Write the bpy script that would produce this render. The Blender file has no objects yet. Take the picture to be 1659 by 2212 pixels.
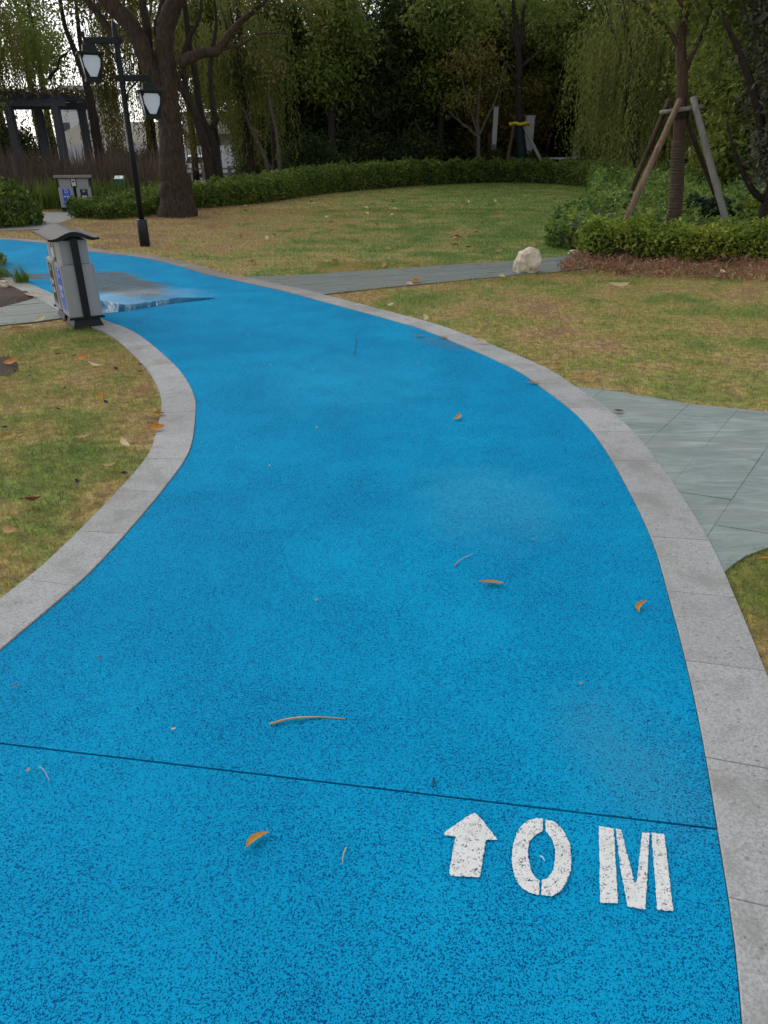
import bpy, bmesh, math, random
import numpy as np
from mathutils import Vector, Matrix, noise as mnoise, geometry as mgeo

C = bpy.context.scene
COL = C.collection
R = math.radians
rng = np.random.default_rng(7)
random.seed(7)

# ------------------------------------------------------------------ camera, sky, sun, exposure
cam_d = bpy.data.cameras.new('camera')
cam = bpy.data.objects.new('camera', cam_d); COL.objects.link(cam)
cam.location = (0, 0, 1.55); cam.rotation_euler = (R(90 - 26.9), 0, 0)
cam_d.sensor_fit = 'VERTICAL'; cam_d.sensor_height = 24; cam_d.lens = 24 * 1550 / 2212
cam_d.clip_start = 0.05; cam_d.clip_end = 1500
C.camera = cam
W = bpy.data.worlds.new('World'); C.world = W; W.use_nodes = True
wn = W.node_tree; wn.nodes.clear()
w_out = wn.nodes.new('ShaderNodeOutputWorld'); w_bg = wn.nodes.new('ShaderNodeBackground')
w_sky = wn.nodes.new('ShaderNodeTexSky'); w_hs = wn.nodes.new('ShaderNodeHueSaturation')
w_sky.sky_type = 'NISHITA'; w_sky.sun_disc = False
SUN_EL, SUN_AZ = R(40), R(-46)
w_sky.sun_elevation = SUN_EL; w_sky.sun_rotation = SUN_AZ
w_sky.air_density = 1.0; w_sky.dust_density = 1.5; w_sky.ozone_density = 1.0
w_hs.inputs['Saturation'].default_value = 0.25
w_bg.inputs['Strength'].default_value = 0.15
wn.links.new(w_sky.outputs[0], w_hs.inputs['Color']); wn.links.new(w_hs.outputs[0], w_bg.inputs['Color'])
wn.links.new(w_bg.outputs[0], w_out.inputs['Surface'])
sun_d = bpy.data.lights.new('sun', 'SUN'); sun = bpy.data.objects.new('sun', sun_d); COL.objects.link(sun)
sun_d.energy = 0.5; sun_d.angle = R(50); sun_d.color = (1.0, 0.97, 0.93)
sdir = Vector((math.sin(SUN_AZ) * math.cos(SUN_EL), math.cos(SUN_AZ) * math.cos(SUN_EL), math.sin(SUN_EL)))
sun.rotation_euler = sdir.to_track_quat('Z', 'Y').to_euler(); sun.location = (0, 0, 30)
C.view_settings.view_transform = 'Standard'; C.view_settings.look = 'None'
C.view_settings.gamma = 1; C.view_settings.use_curve_mapping = False
C.view_settings.exposure = 0.48
C.cycles.max_bounces = 6; C.cycles.transparent_max_bounces = 8; C.cycles.diffuse_bounces = 3
C.cycles.use_denoising = True

# ------------------------------------------------------------------ object helpers
def link(o, parent=None):
    COL.objects.link(o)
    if parent is not None: o.parent = parent
    return o
def tag(o, label=None, cat=None, group=None, kind=None):
    if label: o['label'] = label
    if cat: o['category'] = cat
    if group: o['group'] = group
    if kind: o['kind'] = kind
    return o
def empty(name, loc=(0, 0, 0), rz=0, label=None, cat=None, group=None, kind=None):
    o = bpy.data.objects.new(name, None); o.location = loc; o.rotation_euler = (0, 0, rz); o.empty_display_size = .2
    return tag(link(o), label, cat, group, kind)
def np_mesh(name, V, Fc, mats, midx=None, smooth=False):
    """V (n,3); Fc (m,k) index array with k corners per face."""
    V = np.asarray(V, dtype=np.float32); Fc = np.asarray(Fc, dtype=np.int32)
    me = bpy.data.meshes.new(name); k = Fc.shape[1]
    me.vertices.add(len(V)); me.vertices.foreach_set('co', V.ravel())
    me.loops.add(Fc.size); me.loops.foreach_set('vertex_index', Fc.ravel())
    me.polygons.add(len(Fc)); me.polygons.foreach_set('loop_start', np.arange(0, Fc.size, k, dtype=np.int32))
    if midx is not None: me.polygons.foreach_set('material_index', np.asarray(midx, dtype=np.int32))
    if smooth: me.polygons.foreach_set('use_smooth', np.ones(len(Fc), dtype=bool))
    for m in (mats if isinstance(mats, (list, tuple)) else [mats]): me.materials.append(m)
    me.update(calc_edges=True)
    return me
def obj(name, me, parent=None, loc=None):
    o = bpy.data.objects.new(name, me)
    if loc is not None: o.location = loc
    return link(o, parent)
def bm_obj(name, bm, m, parent=None, smooth=False, loc=None):
    me = bpy.data.meshes.new(name)
    bmesh.ops.recalc_face_normals(bm, faces=bm.faces)
    bm.to_mesh(me); bm.free()
    for x in (m if isinstance(m, (list, tuple)) else [m]): me.materials.append(x)
    if smooth:
        for p in me.polygons: p.use_smooth = True
    return obj(name, me, parent, loc)
def dup(root, loc, rz=0, scale=None, label=None, group=None):
    r = root.copy(); COL.objects.link(r); r.location = loc; r.rotation_euler = (0, 0, rz)
    if scale: r.scale = (scale, scale, scale)
    if label: r['label'] = label
    if group: r['group'] = group
    for ch in list(root.children):
        c = ch.copy(); COL.objects.link(c); c.parent = r
        for g in list(ch.children):
            d = g.copy(); COL.objects.link(d); d.parent = c
    return r
def add_box(bm, x0, x1, y0, y1, z0, z1, mi=0, bevel=0):
    vs = [bm.verts.new(p) for p in ((x0,y0,z0),(x1,y0,z0),(x1,y1,z0),(x0,y1,z0),(x0,y0,z1),(x1,y0,z1),(x1,y1,z1),(x0,y1,z1))]
    fs = [bm.faces.new([vs[i] for i in q]) for q in ((0,3,2,1),(4,5,6,7),(0,1,5,4),(1,2,6,5),(2,3,7,6),(3,0,4,7))]
    for f in fs: f.material_index = mi
    if bevel:
        es = list({e for f in fs for e in f.edges})
        bmesh.ops.bevel(bm, geom=es, offset=bevel, segments=2, affect='EDGES', profile=.7)
    return vs
def box_obj(name, b, m, parent=None, bevel=0.004):
    bm = bmesh.new(); add_box(bm, *b, bevel=bevel); return bm_obj(name, bm, m, parent)
def prism(bm, poly, z0, z1, mi=0):
    a = [bm.verts.new((x, y, z0)) for x, y in poly]; b = [bm.verts.new((x, y, z1)) for x, y in poly]
    n = len(poly); fs = [bm.faces.new(b), bm.faces.new(list(reversed(a)))]
    fs += [bm.faces.new((a[i], a[(i+1) % n], b[(i+1) % n], b[i])) for i in range(n)]
    for f in fs: f.material_index = mi
    return b
def tube_arrays(pts, radii, seg=8, wob=0, seed=0, cap=True):
    """A tapered tube along pts; returns vertex and quad arrays."""
    r = np.random.default_rng(seed + 11)
    P_ = [Vector(p) for p in pts]; n = len(P_); V = []; up = Vector((.3, .9, .2))
    for i in range(n):
        t = (P_[min(i+1, n-1)] - P_[max(i-1, 0)]).normalized()
        a = t.cross(up)
        if a.length < .1: a = t.cross(Vector((1, 0, 0)))
        a.normalize(); b = t.cross(a)
        for k in range(seg):
            th = 2 * math.pi * k / seg
            rr = radii[i] * (1 + wob * (r.random() - .5) + wob * .8 * math.sin(th * 3 + i * .35 + seed))
            V.append(tuple(P_[i] + (a * math.cos(th) + b * math.sin(th)) * rr))
    Fq = [(i*seg+k, i*seg+(k+1) % seg, (i+1)*seg+(k+1) % seg, (i+1)*seg+k) for i in range(n-1) for k in range(seg)]
    if cap:
        V.append(tuple(P_[0])); V.append(tuple(P_[-1])); c0, c1 = len(V)-2, len(V)-1
        for k in range(0, seg, 2):
            Fq.append((c0, (k+2) % seg, (k+1) % seg, k)); o = (n-1)*seg
            Fq.append((c1, o+k, o+(k+1) % seg, o+(k+2) % seg))
    return np.array(V), np.array(Fq)
def merge(parts):
    Vs, Fs, o = [], [], 0
    for v, f in parts:
        Vs.append(np.asarray(v)); Fs.append(np.asarray(f) + o); o += len(v)
    return np.concatenate(Vs), np.concatenate(Fs)
def spline(pts, n=6):
    """Catmull-Rom through pts (any dimension)."""
    p = [np.array(q, dtype=float) for q in pts]; p = [2*p[0]-p[1]] + p + [2*p[-1]-p[-2]]; out = []
    for i in range(1, len(p)-2):
        for k in range(n):
            t = k / n; a, b, c, d = p[i-1], p[i], p[i+1], p[i+2]
            out.append(.5*((2*b)+(-a+c)*t+(2*a-5*b+4*c-d)*t*t+(-a+3*b-3*c+d)*t**3))
    out.append(p[-2]); return np.array(out)
def tube_mesh(name, pts, radii, m, seg=8, wob=0, seed=0, n=5, smooth=True):
    q = spline(pts, n); rr = np.interp(np.linspace(0, 1, len(q)), np.linspace(0, 1, len(radii)), radii)
    v, f = tube_arrays(q, rr, seg, wob, seed); return np_mesh(name, v, f, m, smooth=smooth)
def inpoly(x, y, poly):
    x = np.asarray(x); y = np.asarray(y); r = np.zeros(x.shape, bool); n = len(poly); j = n - 1
    for i in range(n):
        xi, yi = poly[i][0], poly[i][1]; xj, yj = poly[j][0], poly[j][1]
        c = ((yi > y) != (yj > y)) & (x < (xj - xi) * (y - yi) / (yj - yi + 1e-12) + xi); r ^= c; j = i
    return r
def clip_half(poly, a, b, c):
    """Keep the part of poly where a*x + b*y + c >= 0."""
    out = []; n = len(poly)
    for i in range(n):
        p, q = poly[i], poly[(i+1) % n]; dp = a*p[0]+b*p[1]+c; dq = a*q[0]+b*q[1]+c
        if dp >= 0: out.append((p[0], p[1]))
        if (dp >= 0) != (dq >= 0):
            t = dp / (dp - dq); out.append((p[0]+(q[0]-p[0])*t, p[1]+(q[1]-p[1])*t))
    return out
def clip_convex(subj, cv):
    out = list(subj); n = len(cv)
    for i in range(n):
        (x0, y0), (x1, y1) = cv[i], cv[(i+1) % n]
        a, b = -(y1-y0), (x1-x0); out = clip_half(out, a, b, -(a*x0+b*y0))
        if len(out) < 3: return []
    return out
def area(p): return .5*sum(p[i][0]*p[(i+1) % len(p)][1]-p[(i+1) % len(p)][0]*p[i][1] for i in range(len(p)))
def nz(x, y, s, seed=0):
    """Smooth value noise about 0..1 from a few rotated sines."""
    r = np.random.default_rng(seed); v = 0
    for k in range(6):
        a = r.random()*6.28; f = s*(.6+1.5*r.random()); v = v + np.sin((x*math.cos(a)+y*math.sin(a))*f + r.random()*6.28)
    return .5 + v/7.0

# ------------------------------------------------------------------ material helpers
class NT:
    def __init__(s, name):
        s.m = bpy.data.materials.new(name); s.m.use_nodes = True; s.t = s.m.node_tree; s.t.nodes.clear()
        s.out = s.t.nodes.new('ShaderNodeOutputMaterial')
    def n(s, typ, **kw):
        d = s.t.nodes.new('ShaderNode' + typ)
        for k, v in kw.items():
            if hasattr(d, k) and k not in d.inputs: setattr(d, k, v)
            else: s.set(d, k, v)
        return d
    def set(s, d, k, v):
        i = d.inputs[int(k[1:])] if (k[0] == 'i' and k[1:].isdigit()) else d.inputs[k.replace('_', ' ')]
        if isinstance(v, bpy.types.NodeSocket): s.t.links.new(v, i)
        elif isinstance(v, bpy.types.Node): s.t.links.new(v.outputs[0], i)
        else: i.default_value = v
    def ramp(s, f, stops, interp='LINEAR'):
        d = s.t.nodes.new('ShaderNodeValToRGB'); s.t.links.new(f, d.inputs[0]); d.color_ramp.interpolation = interp
        e = d.color_ramp.elements
        while len(e) < len(stops): e.new(.5)
        for x, (p, c) in zip(e, stops): x.position = p; x.color = (*c, 1) if len(c) == 3 else c
        return d.outputs[0]
    def pos(s): return s.n('NewGeometry').outputs['Position']
    def objc(s): return s.n('TexCoord').outputs['Object']
    def noise(s, vec, scale, detail=3, rough=.55, dist=0):
        d = s.n('TexNoise', Scale=scale, Detail=detail, Roughness=rough, Distortion=dist); s.t.links.new(vec, d.inputs['Vector']); return d.outputs['Fac']
    def mathn(s, op, a, b=0.0, clamp=False):
        d = s.t.nodes.new('ShaderNodeMath'); d.operation = op; d.use_clamp = clamp
        for i, v in enumerate((a, b)):
            if isinstance(v, (int, float)): d.inputs[i].default_value = v
            else: s.t.links.new(v, d.inputs[i])
        return d.outputs[0]
    def mix(s, f, a, b, blend='MIX'):
        d = s.t.nodes.new('ShaderNodeMix'); d.data_type = 'RGBA'; d.blend_type = blend
        for i, v in ((0, f), (6, a), (7, b)):
            if isinstance(v, bpy.types.NodeSocket): s.t.links.new(v, d.inputs[i])
            elif i == 0: d.inputs[0].default_value = v
            else: d.inputs[i].default_value = (*v, 1) if len(v) == 3 else v
        return d.outputs[2]
    def maprange(s, v, a, b, c=0.0, d_=1.0, smooth=True):
        d = s.t.nodes.new('ShaderNodeMapRange'); d.interpolation_type = 'SMOOTHSTEP' if smooth else 'LINEAR'
        s.t.links.new(v, d.inputs[0])
        for i, x in zip((1, 2, 3, 4), (a, b, c, d_)): d.inputs[i].default_value = x
        return d.outputs[0]
    def bump(s, h, strength=.5, dist=.01):
        return s.n('Bump', Strength=strength, Distance=dist, Height=h).outputs[0]
    def bsdf(s, color, rough=.7, normal=None, metallic=0.0, spec=.4, **kw):
        d = s.t.nodes.new('ShaderNodeBsdfPrincipled')
        for k, v in (('Base Color', color), ('Roughness', rough), ('Metallic', metallic), ('Specular IOR Level', spec), *kw.items()):
            if isinstance(v, bpy.types.NodeSocket): s.t.links.new(v, d.inputs[k])
            else: d.inputs[k].default_value = (*v, 1) if isinstance(v, tuple) and len(v) == 3 else v
        if normal is not None: s.t.links.new(normal, d.inputs['Normal'])
        return d.outputs[0]
    def done(s, sh):
        s.t.links.new(sh, s.out.inputs[0]); return s.m

def simple(name, col, rough=.6, metallic=0.0, var=.15, scale=8, bump=.0, spec=.4):
    t = NT(name); p = t.objc(); f = t.noise(p, scale, 5, .6)
    c = t.mix(f, tuple(x*(1-var) for x in col), tuple(min(1, x*(1+var)) for x in col))
    nrm = t.bump(t.noise(p, scale*6, 4), bump, .01) if bump else None
    return t.done(t.bsdf(c, rough, nrm, metallic, spec))
def leafmat(name, cols, trans=.25, posscale=.55, spec=.12):
    """Leaf colour differs leaf by leaf and branch by branch."""
    t = NT(name); g = t.n('NewGeometry'); rnd = g.outputs['Random Per Island']
    f = t.noise(g.outputs['Position'], posscale, 2, .5)
    v = t.mathn('ADD', t.mathn('MULTIPLY', rnd, .55), t.mathn('MULTIPLY', t.maprange(f, .3, .7), .45))
    n = len(cols); c = t.ramp(v, [(i/(n-1), x) for i, x in enumerate(cols)])
    a = t.bsdf(c, .55, spec=spec); b = t.n('BsdfTranslucent', Color=c)
    return t.done(t.n('MixShader', i0=trans, i1=a, i2=b).outputs[0])
def barkmat(name, c1, c2, scale=6, vert=.25):
    t = NT(name); p = t.pos()
    mp = t.n('Mapping', Vector=p); mp.inputs['Scale'].default_value = (1, 1, vert)
    f = t.noise(mp.outputs[0], scale*3, 6, .65, .6); g = t.noise(p, scale*.35, 3)
    c = t.mix(t.maprange(f, .3, .72), c1, c2); c = t.mix(t.mathn('MULTIPLY', t.maprange(g, .45, .7), .5), c, tuple(x*.55 for x in c2))
    return t.done(t.bsdf(c, .9, t.bump(f, .9, .03), spec=.2))

# blue rubber: granules, dark pits between them, a mud stain and a damp low spot by the crossing
def mk_rubber():
    t = NT('blue_rubber'); p = t.pos()
    vor = t.n('TexVoronoi', Scale=400); t.t.links.new(p, vor.inputs['Vector'])
    cell = t.n('SeparateColor', Color=vor.outputs['Color'])
    fine = t.noise(p, 330, 2, .6); mid = t.noise(p, 185, 3, .62); broad = t.noise(p, 2.6, 4, .6); big = t.noise(p, .7, 3, .5)
    pit = t.mathn('ADD', t.mathn('MULTIPLY', cell.outputs[0], .40), t.mathn('MULTIPLY', mid, .95))
    thr = t.mathn('ADD', .565, t.mathn('MULTIPLY', t.mathn('SUBTRACT', broad, .5), -.22))
    d = t.mathn('SUBTRACT', thr, pit); pf = t.maprange(d, -.035, .05)
    light = t.mix(t.maprange(big, .35, .65), (0.003, .320, .575), (0.003, .385, .660))
    light = t.mix(t.mathn('MULTIPLY', cell.outputs[1], .35), light, (0.001, .24, .48))
    c = t.mix(pf, light, (0.002, .068, .25))
    sxp = t.n('SeparateXYZ', Vector=p)
    def sheen_patch(cx, cy, ax, ay):
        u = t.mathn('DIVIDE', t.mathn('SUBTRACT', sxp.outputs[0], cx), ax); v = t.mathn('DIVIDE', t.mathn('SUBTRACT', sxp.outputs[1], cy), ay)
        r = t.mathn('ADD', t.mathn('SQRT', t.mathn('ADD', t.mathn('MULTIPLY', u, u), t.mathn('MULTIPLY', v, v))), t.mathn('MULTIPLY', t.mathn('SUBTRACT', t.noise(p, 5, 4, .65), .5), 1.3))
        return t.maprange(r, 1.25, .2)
    sky_sheen = t.mathn('MAXIMUM', sheen_patch(.52, 3.15, .42, .5), t.mathn('MULTIPLY', sheen_patch(-.3, 5.2, .8, .9), .4))  # pale sky sheen on the rubber, painted into its base colour
    c = t.mix(t.mathn('MULTIPLY', sky_sheen, t.maprange(t.noise(p, 60, 3, .7), .3, .65, .1, .5)), c, (.055, .40, .62))
    # stray red granules
    v2 = t.n('TexVoronoi', Scale=9); t.t.links.new(p, v2.inputs['Vector'])
    spot = t.mathn('MULTIPLY', t.maprange(v2.outputs['Distance'], .045, .02), t.maprange(t.n('SeparateColor', Color=v2.outputs['Color']).outputs[0], .72, .75))
    c = t.mix(t.mathn('MULTIPLY', spot, .5), c, (.16, .10, .2))
    # mud: an ellipse about the crossing, torn by noise
    sx = t.n('SeparateXYZ', Vector=p)
    def ell(cx, cy, ax, ay, ang, n_amp, n_sc, lo, hi):
        ca, sa = math.cos(ang), math.sin(ang)
        dx = t.mathn('SUBTRACT', sx.outputs[0], cx); dy = t.mathn('SUBTRACT', sx.outputs[1], cy)
        u = t.mathn('DIVIDE', t.mathn('ADD', t.mathn('MULTIPLY', dx, ca), t.mathn('MULTIPLY', dy, sa)), ax)
        v = t.mathn('DIVIDE', t.mathn('SUBTRACT', t.mathn('MULTIPLY', dy, ca), t.mathn('MULTIPLY', dx, sa)), ay)
        r = t.mathn('SQRT', t.mathn('ADD', t.mathn('MULTIPLY', u, u), t.mathn('MULTIPLY', v, v)))
        r = t.mathn('ADD', r, t.mathn('MULTIPLY', t.mathn('SUBTRACT', t.noise(p, n_sc, 4, .6), .5), n_amp))
        return t.maprange(r, hi, lo)
    mud = t.mathn('MAXIMUM', ell(-3.45, 9.5, 1.35, .55, -.86, 1.3, 1.6, .62, 1.05), ell(-4.55, 10.05, .6, .3, .1, .8, 1.8, .5, 1.2))
    mud = t.mathn('MAXIMUM', mud, t.mathn('MULTIPLY', ell(.70, 1.5, .2, .30, .3, 1.2, 5, .2, 1.4), .13))
    edge = t.mathn('MULTIPLY', ell(.55, 6.35, .35, .18, -.8, 1.0, 4, .3, 1.3), .3)
    mud = t.mathn('MULTIPLY', t.mathn('MAXIMUM', mud, edge), t.maprange(t.noise(p, 5, 6, .72, 1.0), .32, .56, .40, 1.0))
    c = t.mix(t.mathn('MULTIPLY', mud, .9), c, (.150, .122, .088))
    damp = ell(-2.9, 8.45, .85, .6, .45, .9, 2.2, .3, 1.3)
    rough = t.maprange(damp, 0, 1, .8, .24, smooth=False); spc = t.maprange(damp, 0, 1, .05, .5, smooth=False)
    h = t.mathn('ADD', t.mathn('MULTIPLY', pf, -1.0), t.mathn('MULTIPLY', vor.outputs['Distance'], -.6))
    return t.done(t.bsdf(c, rough, t.bump(h, t.maprange(damp, 0, 1, .8, .15, smooth=False), .0025), spec=spc))
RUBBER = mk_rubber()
def mk_paint():
    t = NT('worn_white_paint'); p = t.pos(); mid = t.noise(p, 85, 3, .6, .4); fine = t.noise(p, 170, 3)
    vor = t.n('TexVoronoi', Scale=340); t.t.links.new(p, vor.inputs['Vector'])
    cell = t.n('SeparateColor', Color=vor.outputs['Color']).outputs[0]
    f = t.mathn('ADD', t.mathn('MULTIPLY', mid, .55), t.mathn('MULTIPLY', cell, .28))
    c = t.mix(t.maprange(f, .27, .37), (.36, .39, .40), (.76, .76, .72))
    c = t.mix(t.mathn('MULTIPLY', t.maprange(t.noise(p, 9, 3), .5, .75), .35), c, (.42, .42, .38))
    a = t.bsdf(c, .65, t.bump(t.mathn('ADD', f, t.mathn('MULTIPLY', vor.outputs['Distance'], -.6)), .7, .0025))
    hole = t.maprange(f, .262, .242)
    return t.done(t.n('MixShader', i0=hole, i1=a, i2=t.n('BsdfTransparent')).outputs[0])
PAINT = mk_paint()
def mk_granite(name, c1, c2, dark, stain):
    t = NT(name); p = t.pos(); f = t.noise(p, 130, 3, .7); g = t.noise(p, 55, 3, .6); b = t.noise(p, 2.0, 5, .65)
    oi = t.n('ObjectInfo').outputs['Random']
    c = t.mix(t.maprange(f, .35, .65), c1, c2); c = t.mix(t.maprange(g, .60, .70), c, dark)
    c = t.mix(t.mathn('MULTIPLY', t.maprange(b, .48, .68), .65), c, stain)
    c = t.mix(t.mathn('MULTIPLY', t.maprange(t.noise(p, 7, 5, .7), .5, .68), .35), c, tuple(x*.8 for x in stain))
    c = t.mix(t.mathn('MULTIPLY', oi, .30), c, tuple(x*.6 for x in c1))
    sx = t.n('SeparateXYZ', Vector=p)
    c = t.mix(t.mathn('MULTIPLY', t.maprange(sx.outputs[1], 7.5, 10.5), t.maprange(t.noise(p, 1.1, 4), .3, .6, .45, .85)), c, (.17, .145, .115))
    return t.done(t.bsdf(c, .8, t.bump(f, .35, .002), spec=.22))
GRANITE = mk_granite('grey_granite', (.31, .312, .30), (.455, .457, .445), (.19, .185, .18), (.235, .22, .195))
def mk_slate(name='green_slate', k=1.0):
    t = NT(name); p = t.pos(); oi = t.n('ObjectInfo').outputs['Random']
    mp = t.n('Mapping', Vector=p); mp.inputs['Rotation'].default_value = (0, 0, R(20)); mp.inputs['Scale'].default_value = (1, 4, 1)
    f = t.noise(mp.outputs[0], 3.2, 6, .62, 1.2); g = t.noise(p, 30, 5, .6); s2 = t.noise(p, 1.6, 4, .6)
    c = t.mix(t.maprange(f, .35, .68), (.185, .235, .215), (.29, .345, .32))
    c = t.mix(t.mathn('MULTIPLY', t.maprange(f, .62, .7), .5), c, (.45, .48, .45))
    c = t.mix(t.mathn('MULTIPLY', t.maprange(s2, .50, .70), .6), c, (.27, .265, .235))
    c = t.mix(t.mathn('MULTIPLY', oi, .35), c, (.22, .255, .24))
    c = t.mix(t.mathn('MULTIPLY', t.maprange(g, .62, .72), .4), c, (.09, .10, .09))
    if k < 1: c = t.mix(1.0, c, (k, k*.98, k*.90), 'MULTIPLY')
    return t.done(t.bsdf(c, .62 if k == 1 else .55, t.bump(t.mathn('ADD', f, t.mathn('MULTIPLY', g, .3)), .35, .006), spec=.28))
SLATE = mk_slate(); SLATE_WET = mk_slate('wet_slate', .52)
MORTAR = simple('dark_mortar', (.14, .14, .125), .9, var=.3, scale=30, bump=.3)
def grass_color(t, p, rnd=None):
    sx = t.n('SeparateXYZ', Vector=p); x, y = sx.outputs[0], sx.outputs[1]
    a = t.noise(p, .95, 4, .6, .5); b = t.noise(p, 3.3, 4, .65); d = t.noise(p, 14, 3, .6)
    # greener to the right of the far lawn, browner near the big tree
    side = t.mathn('MULTIPLY', t.maprange(t.mathn('SUBTRACT', x, t.mathn('MULTIPLY', y, .03)), -3.5, 2.5), t.maprange(y, 9.5, 13))
    dry = t.mathn('MULTIPLY', t.maprange(x, -1.5, -5.0), t.maprange(y, 11, 14))
    v = t.mathn('ADD', t.mathn('ADD', t.mathn('MULTIPLY', a, .80), t.mathn('SUBTRACT', t.mathn('MULTIPLY', b, .42), .095)), t.mathn('SUBTRACT', t.mathn('MULTIPLY', side, .15), t.mathn('MULTIPLY', dry, .12)))
    if rnd is not None: v = t.mathn('ADD', v, t.mathn('MULTIPLY', t.mathn('SUBTRACT', rnd, .5), .26))
    c = t.ramp(v, [(.33, (.33, .215, .11)), (.43, (.46, .325, .145)), (.505, (.40, .335, .105)), (.57, (.27, .30, .075)), (.69, (.12, .215, .038))])
    return c, d
def mk_ground():
    t = NT('turf_soil'); p = t.pos(); c, d = grass_color(t, p)
    c = t.mix(t.mathn('MULTIPLY', t.maprange(d, .4, .65), .7), c, (.12, .085, .05))
    far = t.maprange(t.n('SeparateXYZ', Vector=p).outputs[1], 40, 44)
    c = t.mix(far, c, (.06, .055, .045))
    return t.done(t.bsdf(c, .95, t.bump(t.noise(p, 40, 4), .6, .02), spec=.15))
GROUND = mk_ground()
def mk_blade():
    t = NT('grass_blades'); g = t.n('NewGeometry'); c, d = grass_color(t, g.outputs['Position'], g.outputs['Random Per Island'])
    a = t.bsdf(c, .6, spec=.25); b = t.n('BsdfTranslucent', Color=c)
    return t.done(t.n('MixShader', i0=.25, i1=a, i2=b).outputs[0])
BLADE = mk_blade()
MULCH = simple('mulch_soil', (.055, .034, .022), .95, var=.5, scale=25, bump=.9)
BARK_BIG = barkmat('brown_bark', (.028, .019, .014), (.085, .058, .042), 7)
BARK_DARK = barkmat('dark_bark', (.018, .014, .011), (.055, .042, .033), 8)
BARK_PALE = barkmat('pale_bark', (.07, .06, .05), (.17, .145, .125), 8)
BARK_BROWN = barkmat('warm_brown_bark', (.05, .03, .02), (.125, .08, .055), 8)
BARK_RED = barkmat('reddish_bark', (.07, .034, .022), (.15, .08, .055), 8)
WOOD_TAN = barkmat('peeled_wood', (.15, .095, .06), (.28, .195, .135), 5, .12)
WOOD_GREY = barkmat('weathered_wood', (.20, .185, .165), (.36, .335, .30), 5, .12)
WOOD_BROWN = barkmat('brown_wood', (.055, .038, .026), (.13, .09, .06), 5, .12)
ROPE = simple('straw_rope', (.115, .082, .058), .95, var=.35, scale=14, bump=.8)
LEAF_DARK = leafmat('dark_evergreen_leaf', [(0.019, 0.03, 0.013), (0.041, 0.062, 0.022), (0.066, 0.094, 0.027), (0.097, 0.121, 0.034)], .3)
LEAF_MID = leafmat('mid_green_leaf', [(0.063, 0.092, 0.023), (0.124, 0.171, 0.035), (0.187, 0.223, 0.045), (0.25, 0.253, 0.057)], .35)
LEAF_LIME = leafmat('yellow_green_leaf', [(0.074, 0.105, 0.025), (0.129, 0.179, 0.037), (0.191, 0.234, 0.052), (0.246, 0.253, 0.068)], .35)
LEAF_OLIVE = leafmat('olive_willow_leaf', [(0.069, 0.07, 0.02), (0.126, 0.122, 0.031), (0.183, 0.168, 0.043), (0.227, 0.192, 0.051)], .35)
LEAF_WILLOW = leafmat('green_willow_leaf', [(0.06, 0.076, 0.02), (0.115, 0.135, 0.033), (0.168, 0.184, 0.045), (0.217, 0.224, 0.059)], .35)
LEAF_AUTUMN = leafmat('autumn_leaf', [(0.106, 0.106, 0.031), (0.175, 0.156, 0.044), (0.25, 0.188, 0.056), (0.25, 0.15, 0.062)], .3)
LEAF_PURPLE = leafmat('dusky_leaf', [(0.041, 0.042, 0.028), (0.075, 0.075, 0.053), (0.123, 0.117, 0.091), (0.191, 0.182, 0.149)], .2, spec=.25)
LEAF_HEDGE = leafmat('hedge_leaf', [(0.046, 0.084, 0.019), (0.092, 0.151, 0.028), (0.159, 0.227, 0.04), (0.264, 0.293, 0.057)], .22, 1.4)
LEAF_HEDGE_FRONT = leafmat('front_hedge_leaf', [(0.074, 0.116, 0.02), (0.147, 0.217, 0.029), (0.261, 0.319, 0.045), (0.407, 0.365, 0.06)], .25, 1.4)
LEAF_SHRUB = leafmat('shrub_leaf', [(0.055, 0.105, 0.027), (0.105, 0.181, 0.042), (0.19, 0.282, 0.055), (0.296, 0.363, 0.069)], .22, 1.0)
LEAF_BRIGHT = leafmat('bright_yellow_leaf', [(0.147, 0.196, 0.014), (0.25, 0.294, 0.024), (0.353, 0.364, 0.036)], .3)
LEAF_TEAL = leafmat('deep_green_leaf', [(0.016, 0.033, 0.018), (0.028, 0.057, 0.028), (0.05, 0.087, 0.038)], .2)
LEAF_RED = leafmat('reddish_leaf', [(.12, .10, .035), (.24, .115, .065), (.34, .165, .11), (.38, .24, .15), (.14, .16, .05)], .2, 2.5)
PINK = leafmat('pink_grass', [(.07, .062, .04), (.12, .085, .062), (.175, .115, .09), (.22, .17, .13)], .3, .8)
TUFT = leafmat('tuft_green', [(0.07, 0.13, 0.02), (0.13, 0.21, 0.035), (0.2, 0.25, 0.05)], .3, 3)
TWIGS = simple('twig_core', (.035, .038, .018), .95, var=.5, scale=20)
METAL_GREY = simple('grey_painted_metal', (.29, .295, .305), .42, .0, .07, 3, spec=.5)
METAL_BLACK = simple('black_painted_metal', (.007, .009, .010), .5, .0, .3, 6, spec=.25)
METAL_DARK = simple('dark_slate_metal', (.016, .020, .026), .5, .0, .25, 6, spec=.3)
ROOF_GREY = simple('rusty_grey_roof', (.060, .054, .048), .7, .0, .35, 9, spec=.4)
STEEL = simple('bare_steel', (.45, .45, .45), .35, .6, .15, 6)
BLUE_STICKER = simple('blue_print', (.015, .085, .60), .35, 0, .05, 3)
BLACK_STICKER = simple('black_print', (.010, .009, .010), .35, 0, .2, 3)
RED_STICKER = simple('maroon_print', (.13, .035, .035), .4, 0, .2, 3)
WHITE_PRINT = simple('white_print', (.78, .80, .82), .5, 0, .04, 3)
PALE_PRINT = simple('pale_blue_print', (.22, .32, .6), .5)
LAMP_WHITE = simple('milk_lamp_panel', (.72, .76, .84), .3, 0, .04, 3)
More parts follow.
